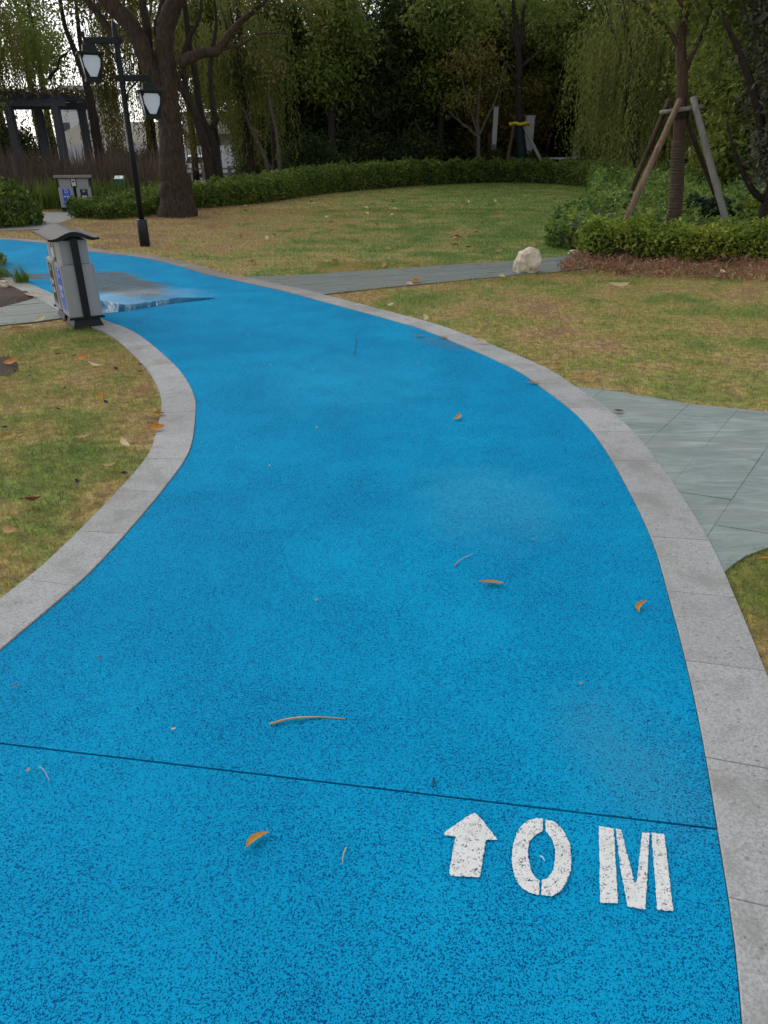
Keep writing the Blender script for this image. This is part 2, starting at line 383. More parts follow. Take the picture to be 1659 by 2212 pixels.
YELLOW = simple('yellow_strap', (.62, .46, .02), .6, 0, .15, 10)
GREEN_BOX = simple('green_enamel', (.010, .085, .040), .4, 0, .15, 5)
TEAL_WRAP = simple('dark_green_netting', (.012, .030, .030), .9, 0, .3, 40, .4)
PLASTER = simple('white_plaster', (.62, .62, .62), .85, 0, .08, 1.5)
PALE_WALL = simple('pale_render', (.46, .46, .46), .85, 0, .12, 1.5)
GREYWALL = simple('grey_render', (.40, .39, .375), .85, 0, .1, 1.2)
BEIGEROOF = simple('beige_roof', (.36, .33, .27), .85, 0, .12, 1.5)
DARKGLASS = simple('dark_glass', (.03, .035, .045), .12, 0, .2, 2, spec=.6)
CARPAINT = simple('white_car_paint', (.74, .74, .74), .25, 0, .02, 2, spec=.6)
RUBBER_TYRE = simple('tyre_rubber', (.015, .015, .015), .8, 0, .2, 10)
TAIL_RED = simple('red_tail_light', (.45, .012, .03), .2, 0, .1, 3)
CONCRETE = simple('concrete', (.26, .255, .245), .85, 0, .18, 5, .3)
PERGOLA_GREY = simple('blue_grey_wood', (.052, .056, .070), .8, 0, .3, 5, .3)
VINE = leafmat('dry_vine', [(.05, .028, .016), (.09, .048, .026), (.05, .055, .02), (.12, .07, .04)], .2, 2)
ROAD = simple('asphalt', (.055, .055, .056), .85, 0, .15, 3, .3)
def mk_rock():
    t = NT('cream_limestone'); p = t.objc(); f = t.noise(p, 9, 6, .62, .4); g = t.noise(p, 30, 4)
    c = t.mix(t.maprange(f, .32, .68), (.44, .345, .24), (.76, .67, .53)); c = t.mix(t.mathn('MULTIPLY', t.maprange(g, .55, .75), .5), c, (.22, .165, .11))
    return t.done(t.bsdf(c, .85, t.bump(t.mathn('ADD', f, t.mathn('MULTIPLY', g, .3)), .6, .02), spec=.2))
LIMESTONE = mk_rock()
def leaf_fallen(name, c1, c2):
    t = NT(name); p = t.objc(); f = t.noise(p, 60, 4, .6); g = t.noise(p, 18, 2)
    c = t.mix(t.maprange(f, .4, .65), c1, c2); c = t.mix(t.mathn('MULTIPLY', t.maprange(g, .6, .72), .6), c, tuple(x*.35 for x in c2))
    a = t.bsdf(c, .5, spec=.35); b = t.n('BsdfTranslucent', Color=c)
    return t.done(t.n('MixShader', i0=.2, i1=a, i2=b).outputs[0])
FALL_ORANGE = leaf_fallen('fallen_orange', (.56, .245, .022), (.42, .165, .018))
FALL_TAN = leaf_fallen('fallen_tan', (.50, .30, .10), (.34, .17, .05))
FALL_PALE = leaf_fallen('fallen_pale', (.66, .55, .31), (.52, .40, .20))
FALL_BROWN = leaf_fallen('fallen_brown', (.055, .032, .018), (.03, .018, .012))
FALL_RED = leaf_fallen('fallen_red', (.22, .06, .03), (.12, .03, .02))
TWIG = simple('straw_twig', (.50, .33, .17), .7, 0, .25, 30)
TWIG_PALE = simple('pale_twig', (.42, .36, .33), .7, 0, .25, 30)
TWIG_DARK = simple('dark_twig', (.012, .012, .028), .8, 0, .3, 30)
def mk_water():
    t = NT('puddle_water'); p = t.pos(); n_ = t.bump(t.noise(p, 5, 2), .02, .01)
    fr = t.n('Fresnel', IOR=1.33, Normal=n_); gl = t.n('BsdfGlossy', Roughness=.03, Normal=n_); gl.inputs['Color'].default_value = (1, 1, 1, 1)
    return t.done(t.n('MixShader', i0=fr, i1=t.n('BsdfTransparent'), i2=gl).outputs[0])
WATER = mk_water()

# ------------------------------------------------------------------ the ground
xs = np.unique(np.concatenate([np.linspace(-400, -60, 12), np.linspace(-60, 60, 61), np.linspace(60, 400, 12)]))
ys = np.unique(np.concatenate([np.linspace(-60, -4, 10), np.linspace(-4, 40, 45), np.linspace(40, 70, 31), np.linspace(70, 700, 30)]))
gx, gy = np.meshgrid(xs, ys)
def drop(y): s_ = np.clip((np.asarray(y, float) - 42) / 10, 0, 1); return -.45 * s_ * s_ * (3 - 2 * s_)
GV = np.stack([gx.ravel(), gy.ravel(), drop(gy).ravel()], 1); nx = len(xs)
ii = np.array([(j*nx+i, j*nx+i+1, (j+1)*nx+i+1, (j+1)*nx+i) for j in range(len(ys)-1) for i in range(nx-1)])
tag(obj('ground', np_mesh('ground', GV, ii, GROUND)), 'flat park ground under lawns, paths and trees', kind='structure')

# ------------------------------------------------------------------ running path, kerbs, slab paths
BR = [(-.35, -1.6), (.1, -.6), (.45, .2)] + [(0.705, 0.81), (0.842, 1.258), (0.967, 1.73), (1.082, 2.264), (1.189, 2.86), (1.259, 3.747), (1.245, 4.383), (1.134, 4.986), (0.989, 5.542), (0.473, 6.648), (0.09, 7.24), (-0.828, 8.413), (-1.31, 9.01), (-2.421, 10.184), (-2.957, 10.906), (-3.854, 11.887), (-4.774, 12.5), (-6.165, 13.782)] + [(-8.2, 14.75), (-14, 16.4)]
BL = [(-2.6, -1.6), (-2.0, -.6), (-1.66, .4), (-1.44, 1.35)] + [(-1.316, 1.972), (-1.275, 2.131), (-1.189, 2.496), (-1.131, 3.012), (-1.104, 3.419), (-1.098, 3.687), (-1.123, 3.946), (-1.219, 4.437), (-1.303, 4.773), (-1.473, 5.215), (-1.712, 5.705), (-2.194, 6.539), (-2.496, 6.952), (-2.874, 7.37), (-4.091, 8.947), (-4.964, 9.912)] + [(-6.4, 11.15), (-8.6, 12.35), (-14, 14.2)]
BRs = spline(BR, 6); BLs = spline(BL, 6)
def offset(c, d):
    t = np.gradient(c, axis=0); t /= np.linalg.norm(t, axis=1)[:, None]
    return c + np.stack([t[:, 1], -t[:, 0]], 1) * d
KR = offset(BRs, .25); KL = offset(BLs, -.225)
path_poly = [tuple(p) for p in BRs] + [tuple(p) for p in BLs[::-1]]
J0, J1 = (-1.116, 1.551), (0.842, 1.258)
ja, jb = -(J1[1]-J0[1]), (J1[0]-J0[0]); jl = math.hypot(ja, jb); ja /= jl; jb /= jl; jc = -(ja*J0[0]+jb*J0[1])
run = empty('running_path', kind='structure', label='blue rubber running path curving through the park')
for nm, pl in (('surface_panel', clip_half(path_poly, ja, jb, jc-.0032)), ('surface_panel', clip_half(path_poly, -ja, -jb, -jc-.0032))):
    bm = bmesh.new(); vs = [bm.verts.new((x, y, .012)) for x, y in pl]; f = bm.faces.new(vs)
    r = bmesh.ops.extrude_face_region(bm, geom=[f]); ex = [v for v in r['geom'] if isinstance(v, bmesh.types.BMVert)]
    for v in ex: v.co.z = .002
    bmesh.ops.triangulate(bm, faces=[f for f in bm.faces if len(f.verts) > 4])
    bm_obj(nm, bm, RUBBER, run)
def kerb(inner, outer, L, seed, off=.0):
    k = empty('kerb', kind='structure', label='flush grey granite kerb along the blue path')
    s = np.concatenate([[0], np.cumsum(np.linalg.norm(np.diff(inner, axis=0), axis=1))]); r = random.Random(seed)
    u = -off; w = outer - inner
    while u < s[-1]:
        l = L * r.uniform(.96, 1.06); a, b = max(u, 0)+.0007, min(u+l, s[-1])-.0007; u += l
        if b-a < .05: continue
        q = np.linspace(a, b, 5); I = np.stack([np.interp(q, s, inner[:, i]) for i in (0, 1)], 1); Wd = np.stack([np.interp(q, s, w[:, i]) for i in (0, 1)], 1)
        I = I + Wd * .012; O = I + Wd * .985
        zt = .018 + r.uniform(-.0006, .0006); bm = bmesh.new()
        top = prism(bm, [tuple(p) for p in I] + [tuple(p) for p in O[::-1]], -.02, zt)
        es = [e for e in bm.edges if all(v.co.z > 0 for v in e.verts) and len(e.link_faces) == 2 and any(abs(f.normal.z) < .5 for f in e.link_faces)]
        bm.normal_update(); es = [e for e in bm.edges if all(v.co.z > .01 for v in e.verts)]
        bmesh.ops.bevel(bm, geom=es, offset=.0015, segments=1, affect='EDGES')
        bm_obj('kerb_stone', bm, GRANITE, k)
    return k
kerb(BRs, KR, .43, 3, off=.13); kerb(BLs, KL, .42, 5)
def paved(name, region, org, ang, w, l, label, seed, skew=0.0, gap=.0026, z=.014, m=None):
    st = empty(name, kind='structure', label=label); r = random.Random(seed)
    bm = bmesh.new(); f = bm.faces.new([bm.verts.new((x, y, .004)) for x, y in region]); bmesh.ops.triangulate(bm, faces=[f]); bm_obj('mortar_bed', bm, MORTAR, st)
    u = (math.cos(ang), math.sin(ang)); v = (math.cos(ang+math.pi/2+skew), math.sin(ang+math.pi/2+skew))
    for i in range(-40, 41):
        sh = r.uniform(0, l)
        for j in range(-22, 23):
            c = []
            for a, b in ((gap/2, gap/2), (l-gap/2, gap/2), (l-gap/2, w-gap/2), (gap/2, w-gap/2)):
                p, q = j*l+sh+a, i*w+b; c.append((org[0]+u[0]*p+v[0]*q, org[1]+u[1]*p+v[1]*q))
            if area(c) < 0: c.reverse()
            pg = clip_convex(region, c)
            cl = []
            for p in pg:
                if not cl or (p[0]-cl[-1][0])**2+(p[1]-cl[-1][1])**2 > 1e-6: cl.append(p)
            if len(cl) > 2 and (cl[0][0]-cl[-1][0])**2+(cl[0][1]-cl[-1][1])**2 < 1e-6: cl.pop()
            if len(cl) < 3 or abs(area(cl)) < .0015: continue
            b2 = bmesh.new(); prism(b2, cl, .0045, z + r.uniform(-.0022, .0018)); bm_obj('paving_slab', b2, m or SLATE, st)
    return st
def outer_part(c, y0, y1): return [tuple(p) for p in c if y0 <= p[1] <= y1]
kr_pl = outer_part(KR[KR[:, 0] > 1.0], 2.47, 5.12)
PLAZA = kr_pl + [(1.593, 4.953), (2.057, 4.643), (2.51, 4.473)] + [(3.4, 4.2), (3.4, 3.05), (2.3, 2.9)] + [(1.662, 2.696), (1.532, 2.626), (1.439, 2.547)]
paved('slab_terrace', PLAZA, (1.541, 4.425), R(54), .30, .75, 'pale green slate slabs widening from the right kerb', 4, skew=R(14), gap=.0018)
kr_m = [tuple(p) for p in KR if -1.9 < p[0] < -.70 and p[1] > 8]
PATHM = kr_m[::-1] + [(-0.083, 9.106), (1.708, 10.105), (2.337, 10.387)] + [(3.4, 11.1), (5.2, 12.1), (4.7, 12.9)] + [(3.117, 12.159), (2.045, 11.576), (-0.03, 10.641), (-1.141, 10.145)]
PATHM = PATHM[::-1] if area(PATHM) < 0 else PATHM
paved('slate_footpath', PATHM, (0, 9.2), R(26), .19, .62, 'grey green slate strip path crossing the lawn to the cream rock', 8, m=SLATE_WET)
kl_l = [tuple(p) for p in KL if -4.35 < p[0] < -3.05 and p[1] > 6]
PATHL = kl_l[::-1] + [(-3.443, 7.219), (-3.741, 7.053), (-6.5, 5.55), (-10, 3.7), (-10, 4.9), (-7, 6.5)] + [(-4.151, 7.91), (-4.057, 8.168), (-4.02, 8.413)]
PATHL = PATHL[::-1] if area(PATHL) < 0 else PATHL
paved('slate_footpath', PATHL, (-4, 7.2), R(27), .19, .62, 'wet green slate path ending at the kerb beside the near bin', 9, m=SLATE_WET)
GRAVEL = [(-9.6, 20.9), (-7.7, 20.7), (-7.6, 18.8), (-7.3, 16.4), (-8.3, 15.9), (-9.0, 18.5)]
bm = bmesh.new(); prism(bm, GRAVEL[::-1], 0.001, .012); tag(bm_obj('stone_pavement', bm, CONCRETE), 'small pale pavement in front of the far bin', kind='structure')
BED_L = [(-5.142, 9.989), (-4.753, 9.546), (-4.326, 9.01), (-3.979, 8.442), (-4.092, 8.221), (-4.187, 7.986)] + [(-6.2, 7.2), (-7.5, 9.0), (-5.6, 10.0)]
def mound(name, poly, h, m, label):
    bm = bmesh.new(); vs = [bm.verts.new((x, y, .004)) for x, y in poly]; f = bm.faces.new(vs); bmesh.ops.triangulate(bm, faces=[f])
    bmesh.ops.subdivide_edges(bm, edges=bm.edges, cuts=4, use_grid_fill=True)
    for v in bm.verts:
        if not v.is_boundary: v.co.z = .006 + h*(.5+.5*mnoise.noise(v.co*6))
    return tag(bm_obj(name, bm, m, smooth=True), label, kind='structure')
mound('planting_soil', BED_L, .05, MULCH, 'dark mulch bed behind the near bin')
SOIL2 = [(-3.187, 5.892), (-3.124, 5.921), (-2.956, 5.705), (-2.857, 5.502), (-2.847, 5.312), (-2.928, 5.349)] + [(-3.6, 5.3), (-3.7, 5.7)]
mound('planting_soil', SOIL2, .022, MULCH, 'dark mulch patch in the left lawn')
RED_POLY = [(2.478, 10.387), (3.537, 9.989), (5.0, 9.69)] + [(7.0, 9.3), (7.0, 11.4), (5.76, 11.4), (4.04, 11.65), (3.0, 11.8)]
# puddle: a thin film of rain water standing in the low spot
PUD = [(-3.004, 7.602), (-2.934, 7.596), (-2.878, 7.629), (-2.797, 7.663), (-2.722, 7.713), (-2.597, 7.833), (-2.458, 7.962), (-2.26, 8.157), (-2.061, 8.296), (-1.95, 8.413), (-1.964, 8.479), (-2.165, 8.479), (-2.366, 8.479), (-2.448, 8.413), (-2.552, 8.296), (-2.674, 8.169), (-2.752, 8.107), (-2.831, 8.07), (-2.949, 8.12), (-3.084, 8.232), (-3.179, 8.296), (-3.218, 8.232), (-3.132, 7.926)]
ps = spline(PUD + PUD[:1], 4)[:-1]
bm = bmesh.new(); vs = [bm.verts.new((x, y, .0155)) for x, y in ps]
for tri in mgeo.tessellate_polygon([[Vector((x, y, 0)) for x, y in ps]]):
    try:
        f = bm.faces.new([vs[i] for i in tri]); f.normal_update()
        if f.normal.z < 0: f.normal_flip()
    except ValueError: pass
tag(bm_obj('puddle', bm, WATER), 'shallow rain puddle on the blue path by the near bin', kind='structure')

# ------------------------------------------------------------------ lawn grass
path_all = [tuple(p) for p in KR] + [tuple(p) for p in KL[::-1]]
NOGRASS = [path_all, PLAZA, PATHM, PATHL, GRAVEL, BED_L, SOIL2, RED_POLY]
def blades(n, x0, x1, y0, y1, h, w, cone=True):
    x = rng.uniform(x0, x1, n); y = rng.uniform(y0, y1, n); ok = np.ones(n, bool)
    if cone: ok &= np.abs(x) < .60*y + .9
    jx = x + (nz(x, y, 14, 31)-.5)*.05 + rng.normal(size=n)*.018; jy = y + (nz(x, y, 14, 32)-.5)*.05 + rng.normal(size=n)*.018
    for p in NOGRASS: ok &= ~inpoly(jx, jy, p)
    x, y = x[ok], y[ok]; n = len(x)
    a = rng.uniform(0, 6.283, n); ln = h*rng.uniform(.5, 1.3, n)*(.65+.7*nz(x, y, 6, 33))*np.where(rng.random(n) < .02, 1.7, 1); tilt = np.abs(rng.normal(.85, .38, n)).clip(.1, 1.45)
    b = rng.uniform(0, 6.283, n); ww = w*rng.uniform(.6, 1.3, n)
    base = np.stack([x, y, np.zeros(n)], 1)
    tip = base + np.stack([np.cos(a)*np.sin(tilt)*ln, np.sin(a)*np.sin(tilt)*ln, np.cos(tilt)*ln+.004], 1)
    sd = np.stack([np.cos(b)*ww, np.sin(b)*ww, np.zeros(n)], 1)
    V = np.stack([base-sd, base+sd, tip], 1).reshape(-1, 3)
    return V, np.arange(3*n).reshape(-1, 3)
gp = [blades(110000, -4.2, -1.2, 1.9, 7.0, .034, .0019), blades(26000, 1.1, 2.2, 1.2, 2.7, .034, .0016),
      blades(150000, -1.0, 6.0, 4.3, 11.5, .036, .0028), blades(230000, -13, 9.5, 9.5, 22, .042, .005), blades(110000, -10, 13, 20, 40, .05, .010),
      blades(14000, -9, -3, 5, 9, .04, .003)]
V, Fq = merge(gp)
tag(obj('lawn_grass', np_mesh('lawn_grass', V, Fq, BLADE)), 'short mown grass of the lawns, patchy yellow and green', 'grass', kind='stuff')

# ------------------------------------------------------------------ painted distance mark
def rag(poly, step=.004, amp=.0011):
    out = []
    for i in range(len(poly)):
        p, q = np.array(poly[i]), np.array(poly[(i+1) % len(poly)]); n = max(1, int(np.linalg.norm(q-p)/step))
        for k in range(n):
            s_ = p+(q-p)*k/n; out.append((s_[0]+random.uniform(-amp, amp), s_[1]+random.uniform(-amp, amp)))
    return out
def mark(name, poly, parent, zz=.0158):
    bm = bmesh.new(); rg = rag(poly); vs = [bm.verts.new((x, y, zz)) for x, y in rg]
    for tri in mgeo.tessellate_polygon([[Vector((x, y, 0)) for x, y in rg]]):
        try:
            f = bm.faces.new([vs[i] for i in tri]); f.normal_update()
            if f.normal.z < 0: f.normal_flip()
        except ValueError: pass
    return bm_obj(name, bm, PAINT, parent)
mk_ = empty('distance_mark', label='white painted arrow and 0 M distance mark on the blue path', cat='road marking')
mark('arrow', [(0.235, 1.305), (0.212, 1.291), (0.15, 1.243), (0.152, 1.236), (0.179, 1.232), (0.154, 1.13), (0.157, 1.124), (0.226, 1.12), (0.235, 1.152), (0.253, 1.222), (0.282, 1.223), (0.25, 1.285)], mk_)
dz = bpy.data.objects.new('digit', None); link(dz, mk_)
for hp in ([(0.407, 1.286), (0.39, 1.287), (0.371, 1.281), (0.354, 1.269), (0.335, 1.245), (0.32, 1.212), (0.309, 1.167), (0.308, 1.136), (0.311, 1.112), (0.321, 1.092), (0.337, 1.079), (0.358, 1.075), (0.365, 1.112), (0.356, 1.121), (0.35, 1.143), (0.349, 1.17), (0.353, 1.196), (0.362, 1.219), (0.381, 1.239), (0.4, 1.248)],
           [(0.413, 1.283), (0.432, 1.278), (0.446, 1.263), (0.456, 1.239), (0.459, 1.209), (0.455, 1.177), (0.445, 1.139), (0.429, 1.11), (0.411, 1.086), (0.386, 1.072), (0.362, 1.075), (0.371, 1.112), (0.385, 1.117), (0.401, 1.136), (0.414, 1.167), (0.42, 1.202), (0.418, 1.229), (0.407, 1.247)]):
    mark('digit_half', hp, dz)
lm = bpy.data.objects.new('letter', None); link(lm, mk_)
for hp in ([(0.545, 1.263), (0.581, 1.257), (0.533, 1.055), (0.493, 1.056)], [(0.586, 1.256), (0.598, 1.251), (0.587, 1.108), (0.593, 1.108), (0.649, 1.245), (0.667, 1.242), (0.591, 1.04), (0.553, 1.046), (0.565, 1.146)], [(0.672, 1.243), (0.703, 1.239), (0.652, 1.035), (0.617, 1.039)]):
    mark('letter_stroke', hp, lm)

# ------------------------------------------------------------------ litter bins
def text_mesh(txt, size, m, bold=.0):
    cu = bpy.data.curves.new('lettering', 'FONT'); cu.body = txt; cu.size = size; cu.align_x = 'CENTER'; cu.align_y = 'CENTER'; cu.offset = bold; cu.space_line = 1.0
    o = bpy.data.objects.new('lettering', cu); COL.objects.link(o)
    dg = bpy.context.evaluated_depsgraph_get(); me = bpy.data.meshes.new_from_object(o.evaluated_get(dg)); bpy.data.objects.remove(o)
    me.materials.clear(); me.materials.append(m); me.name = 'lettering'; return me
def place_flat(me, origin, right, up):
    """Lay an xy-plane mesh on a wall: x -> right, y -> up."""
    r, u = Vector(right), Vector(up); n = r.cross(u); me.transform(Matrix(((r.x, u.x, n.x, origin[0]), (r.y, u.y, n.y, origin[1]), (r.z, u.z, n.z, origin[2]), (0, 0, 0, 1)))); return me
def recycle_icon(s):
    """Three bent arrows chasing each other round a triangle."""
    V, Fq = [], []
    for k in range(3):
        a0 = math.pi/2 + k*2*math.pi/3
        def pt(a, r): return (math.cos(a)*r*s, math.sin(a)*r*s, 0)
        n = 5
        for i in range(n):
            a1, a2 = a0 - .75 + i*.24, a0 - .75 + (i+1)*.24
            o = len(V); V += [pt(a1, .36), pt(a1, .52), pt(a2, .52), pt(a2, .36)]; Fq.append((o, o+1, o+2, o+3))
        ae = a0 - .75 + n*.24; o = len(V); V += [pt(ae, .26), pt(ae, .62), pt(ae+.2, .53), pt(ae+.38, .43)]; Fq.append((o, o+1, o+2, o+3))
    return np_mesh('symbol', V, [q[::-1] for q in Fq], WHITE_PRINT)
def make_bin():
    t = empty('trash_bin'); L, D = .86, .32
    bm = bmesh.new()
    for sx in (-1, 1):
        x0 = sx*.25
        a = [bm.verts.new((x0+dx*.19, dy*.155, 0)) for dx, dy in ((-1,-1),(1,-1),(1,1),(-1,1))]; b = [bm.verts.new((x0+dx*.165, dy*.12, .10)) for dx, dy in ((-1,-1),(1,-1),(1,1),(-1,1))]
        bm.faces.new(b); bm.faces.new(a[::-1])
        for i in range(4): bm.faces.new((a[i], a[(i+1) % 4], b[(i+1) % 4], b[i]))
    add_box(bm, -.425, .425, -.15, .15, .1005, .118); bm_obj('base', bm, METAL_BLACK, t)
    for sx in (-1, 1):
        xa, xb = (-L/2+.006, -.035) if sx < 0 else (.035, L/2-.006)
        ch = .028; hw = D/2
        pl = [(xa+ch, -hw), (xb-ch, -hw), (xb, -hw+ch), (xb, hw-ch), (xb-ch, hw), (xa+ch, hw), (xa, hw-ch), (xa, -hw+ch)]
        bm = bmesh.new(); prism(bm, pl, .122, .622); bmesh.ops.bevel(bm, geom=[e for e in bm.edges if all(v.co.z > .6 for v in e.verts)], offset=.01, segments=2, affect='EDGES')
        body = bm_obj('compartment', bm, METAL_GREY, t)
        xm = (xa+xb)/2
        for sy in (-1, 1):
            rt = Vector((1, 0, 0)) if sy < 0 else Vector((-1, 0, 0)); up = Vector((0, 0, 1)); y = sy*(hw+.0015)
            m = BLUE_STICKER if sx < 0 else BLACK_STICKER
            sv = bmesh.new(); add_box(sv, xm-.098, xm+.098, min(y-.001*sy, y+.0008*sy), max(y-.001*sy, y+.0008*sy), .175, .58)
            bm_obj('sticker', sv, m, body)
            yy = y+.0014*sy
            if sx < 0:
                obj('symbol', place_flat(recycle_icon(.085), (xm, yy, .525), rt, up), body)
                obj('lettering', place_flat(text_mesh('可回收', .056, WHITE_PRINT, .0012), (xm, yy, .385), rt, up), body)
                obj('lettering', place_flat(text_mesh('垃圾', .056, WHITE_PRINT, .0012), (xm, yy, .315), rt, up), body)
                for z0 in (.445, .250, .232, .208): obj('fine_print', np_mesh('fine_print', [(xm+rt.x*a, yy, z) for a, z in ((-.05, z0), (.05, z0), (.05, z0+.006), (-.05, z0+.006))], [(0, 1, 2, 3)], PALE_PRINT), body)
            else:
                obj('symbol', place_flat(recycle_icon(.062), (xm, yy, .53), rt, up), body)
                obj('lettering', place_flat(text_mesh('其他', .068, WHITE_PRINT, .0014), (xm, yy, .385), rt, up), body)
                obj('lettering', place_flat(text_mesh('垃圾', .068, WHITE_PRINT, .0014), (xm, yy, .300), rt, up), body)
                obj('fine_print', np_mesh('fine_print', [(xm+rt.x*a, yy, z) for a, z in ((-.098, .177), (.098, .177), (.098, .222), (-.098, .222))], [(0, 1, 2, 3)], RED_STICKER), body)
        # recessed upper hood with a dark throw-in slot
        xc, xd = (-L/2+.05, -.075) if sx < 0 else (.075, L/2-.05)
        bm = bmesh.new(); add_box(bm, xc, xd, -.13, .13, .6225, .845, bevel=.006); hood = bm_obj('hood', bm, METAL_GREY, t)
    bm = bmesh.new(); add_box(bm, -.052, .052, -.145, .145, .66, .84, bevel=.006); ash = bm_obj('ashtray', bm, simple('white_metal', (.6, .6, .6), .4), t)
    for sy in (-1, 1):
        bm = bmesh.new(); bmesh.ops.create_cone(bm, cap_ends=True, segments=20, radius1=.026, radius2=.026, depth=.004, matrix=Matrix.Translation((0, sy*.1465, .775)) @ Matrix.Rotation(math.pi/2, 4, 'X')); bm_obj('ash_hole', bm, METAL_BLACK, ash)
    for x0, x1 in ((-L/2-.022, -L/2+.004), (-.03, .03), (L/2-.004, L/2+.022)):
        bm = bmesh.new(); add_box(bm, x0, x1, -.034, .034, .1185, .8705 if abs(x0) > .1 else .655, bevel=.003); bm_obj('post', bm, METAL_BLACK, t)
    for sx in (-1, 1): bm = bmesh.new(); add_box(bm, sx*.432-.014, sx*.432+.014, -.17, .17, .098, .121, bevel=.003); bm_obj('crossbar', bm, METAL_BLACK, t)
    prof = [(-.235, .862), (-.205, .858), (-.165, .866), (-.12, .885), (-.075, .905), (-.03, .917), (.0, .92), (.03, .917), (.075, .905), (.12, .885), (.165, .866), (.205, .858), (.235, .862)]
    bm = bmesh.new(); rows = []
    for x in (-L/2-.055, -L/2+.0, 0, L/2, L/2+.055): rows.append(([bm.verts.new((x, y, z+.012)) for y, z in prof], [bm.verts.new((x, y, z)) for y, z in prof]))
    n = len(prof)
    for i in range(4):
        (ta, ba), (tb, bb) = rows[i], rows[i+1]
        for k in range(n-1): bm.faces.new((ta[k], tb[k], tb[k+1], ta[k+1])); bm.faces.new((ba[k], ba[k+1], bb[k+1], bb[k]))
        bm.faces.new((ta[0], ba[0], bb[0], tb[0])); bm.faces.new((ta[-1], tb[-1], bb[-1], ba[-1]))
    for (tp, bt) in (rows[0], rows[-1]):
        for k in range(n-1): bm.faces.new((tp[k], tp[k+1], bt[k+1], bt[k]))
    roof = bm_obj('roof', bm, ROOF_GREY, t)
    for sx in (-1, 1):   # black fascia closing the arch at each end
        bm = bmesh.new(); x = sx*(L/2+.057); R_ = []
        for dx in (-.006, .006): R_.append(([bm.verts.new((x+dx, y, z+.0125)) for y, z in prof], [bm.verts.new((x+dx, y, max(.846, z-.028) if abs(y) < .18 else z-.008)) for y, z in prof]))
        for k in range(n-1):
            for hi_, lo_ in R_: bm.faces.new((hi_[k], hi_[k+1], lo_[k+1], lo_[k]))
            bm.faces.new((R_[0][0][k], R_[1][0][k], R_[1][0][k+1], R_[0][0][k+1])); bm.faces.new((R_[0][1][k], R_[0][1][k+1], R_[1][1][k+1], R_[1][1][k]))
        bm_obj('fascia', bm, METAL_BLACK, roof)
    return t
bin1 = make_bin(); bin1.location = (-3.05, 7.30, .0); bin1.rotation_euler = (0, 0, R(90+32)); bin1.scale = (.94, .94, .94)
tag(bin1, 'near two-compartment grey litter bin at the edge of the blue path', 'trash bin', 'two-compartment litter bins')
dup(bin1, (-8.35, 21.25, 0), R(16), .97, 'far litter bin behind the small hedge, front stickers showing', 'two-compartment litter bins')

# ------------------------------------------------------------------ street lamp
LX, LY = -4.22, 13.44
lamp = empty('street_lamp', (LX, LY, 0), 0, 'black lamp post with two white lanterns on the lawn by the big tree', 'street lamp')
def pole_mesh(nm, prof, m, parent, seg=14):
    v, f = tube_arrays([(0, 0, z) for z, r in prof], [r for z, r in prof], seg); return obj(nm, np_mesh(nm, v, f, m), parent)
pole_mesh('sleeve', [(0, .088), (.43, .086), (.44, .08), (.45, .055)], METAL_DARK, lamp, 20)
pole_mesh('pole', [(.4505, .048), (1.6, .046), (3.0, .044), (3.2, .044), (3.3, .036)], METAL_BLACK, lamp)
for z in (3.04, 2.53): 
    bm = bmesh.new(); bmesh.ops.create_cone(bm, cap_ends=True, segments=14, radius1=.062, radius2=.062, depth=.06, matrix=Matrix.Translation((0, 0, z))); bm_obj('collar', bm, METAL_BLACK, lamp)
def lantern(x, ztop):
    """Square lantern, wide at the top; ztop is the underside of its roof."""
    lt = bpy.data.objects.new('lantern', None); link(lt, lamp); lt.location = (x, 0, ztop); lt.rotation_euler = (0, 0, R(25))
    bm = bmesh.new(); add_box(bm, -.20, .20, -.20, .20, 0, .03, bevel=.008)
    a = [bm.verts.new((dx*.11, dy*.11, .0305)) for dx, dy in ((-1,-1),(1,-1),(1,1),(-1,1))]; b = [bm.verts.new((dx*.095, dy*.095, .135)) for dx, dy in ((-1,-1),(1,-1),(1,1),(-1,1))]
    bm.faces.new(b)
    for i in range(4): bm.faces.new((a[i], a[(i+1) % 4], b[(i+1) % 4], b[i]))
    add_box(bm, -.05, .05, -.05, .05, .134, .17); bm_obj('roof', bm, METAL_BLACK, lt)
    T, B, H = .165, .115, -.33
    bm = bmesh.new(); add_box(bm, -B-.012, B+.012, -B-.012, B+.012, H-.045, H, bevel=.008); bm_obj('base', bm, METAL_BLACK, lt)
    bm = bmesh.new()
    for k in range(4):
        M = Matrix.Rotation(k*math.pi/2, 4, 'Z')
        def q(u, s, e=0.0):   # u -1..1 across, s 0..1 downward
            w = T+(B-T)*s; return M @ Vector((u*w, -w-e, H*s))
        hx = [(-.62, .05), (.62, .05), (.86, .2), (.86, .5), (.42, .93), (-.42, .93), (-.86, .5), (-.86, .2)]
        fr = [(-1, 0), (1, 0), (1, .3), (1, .6), (1, 1), (-1, 1), (-1, .6), (-1, .3)]
        o = [bm.verts.new(q(*p)) for p in fr]; i_ = [bm.verts.new(q(*p)) for p in hx]; i2 = [bm.verts.new(q(*p, -.012)) for p in hx]
        for j in range(8): bm.faces.new((o[j], o[(j+1) % 8], i_[(j+1) % 8], i_[j])); bm.faces.new((i_[j], i_[(j+1) % 8], i2[(j+1) % 8], i2[j]))
        pb = bmesh.new(); pv = [pb.verts.new(q(*p, -.011)) for p in hx]; pb.faces.new(pv); bm_obj('panel', pb, LAMP_WHITE, lt)
    bm_obj('frame', bm, METAL_BLACK, lt)
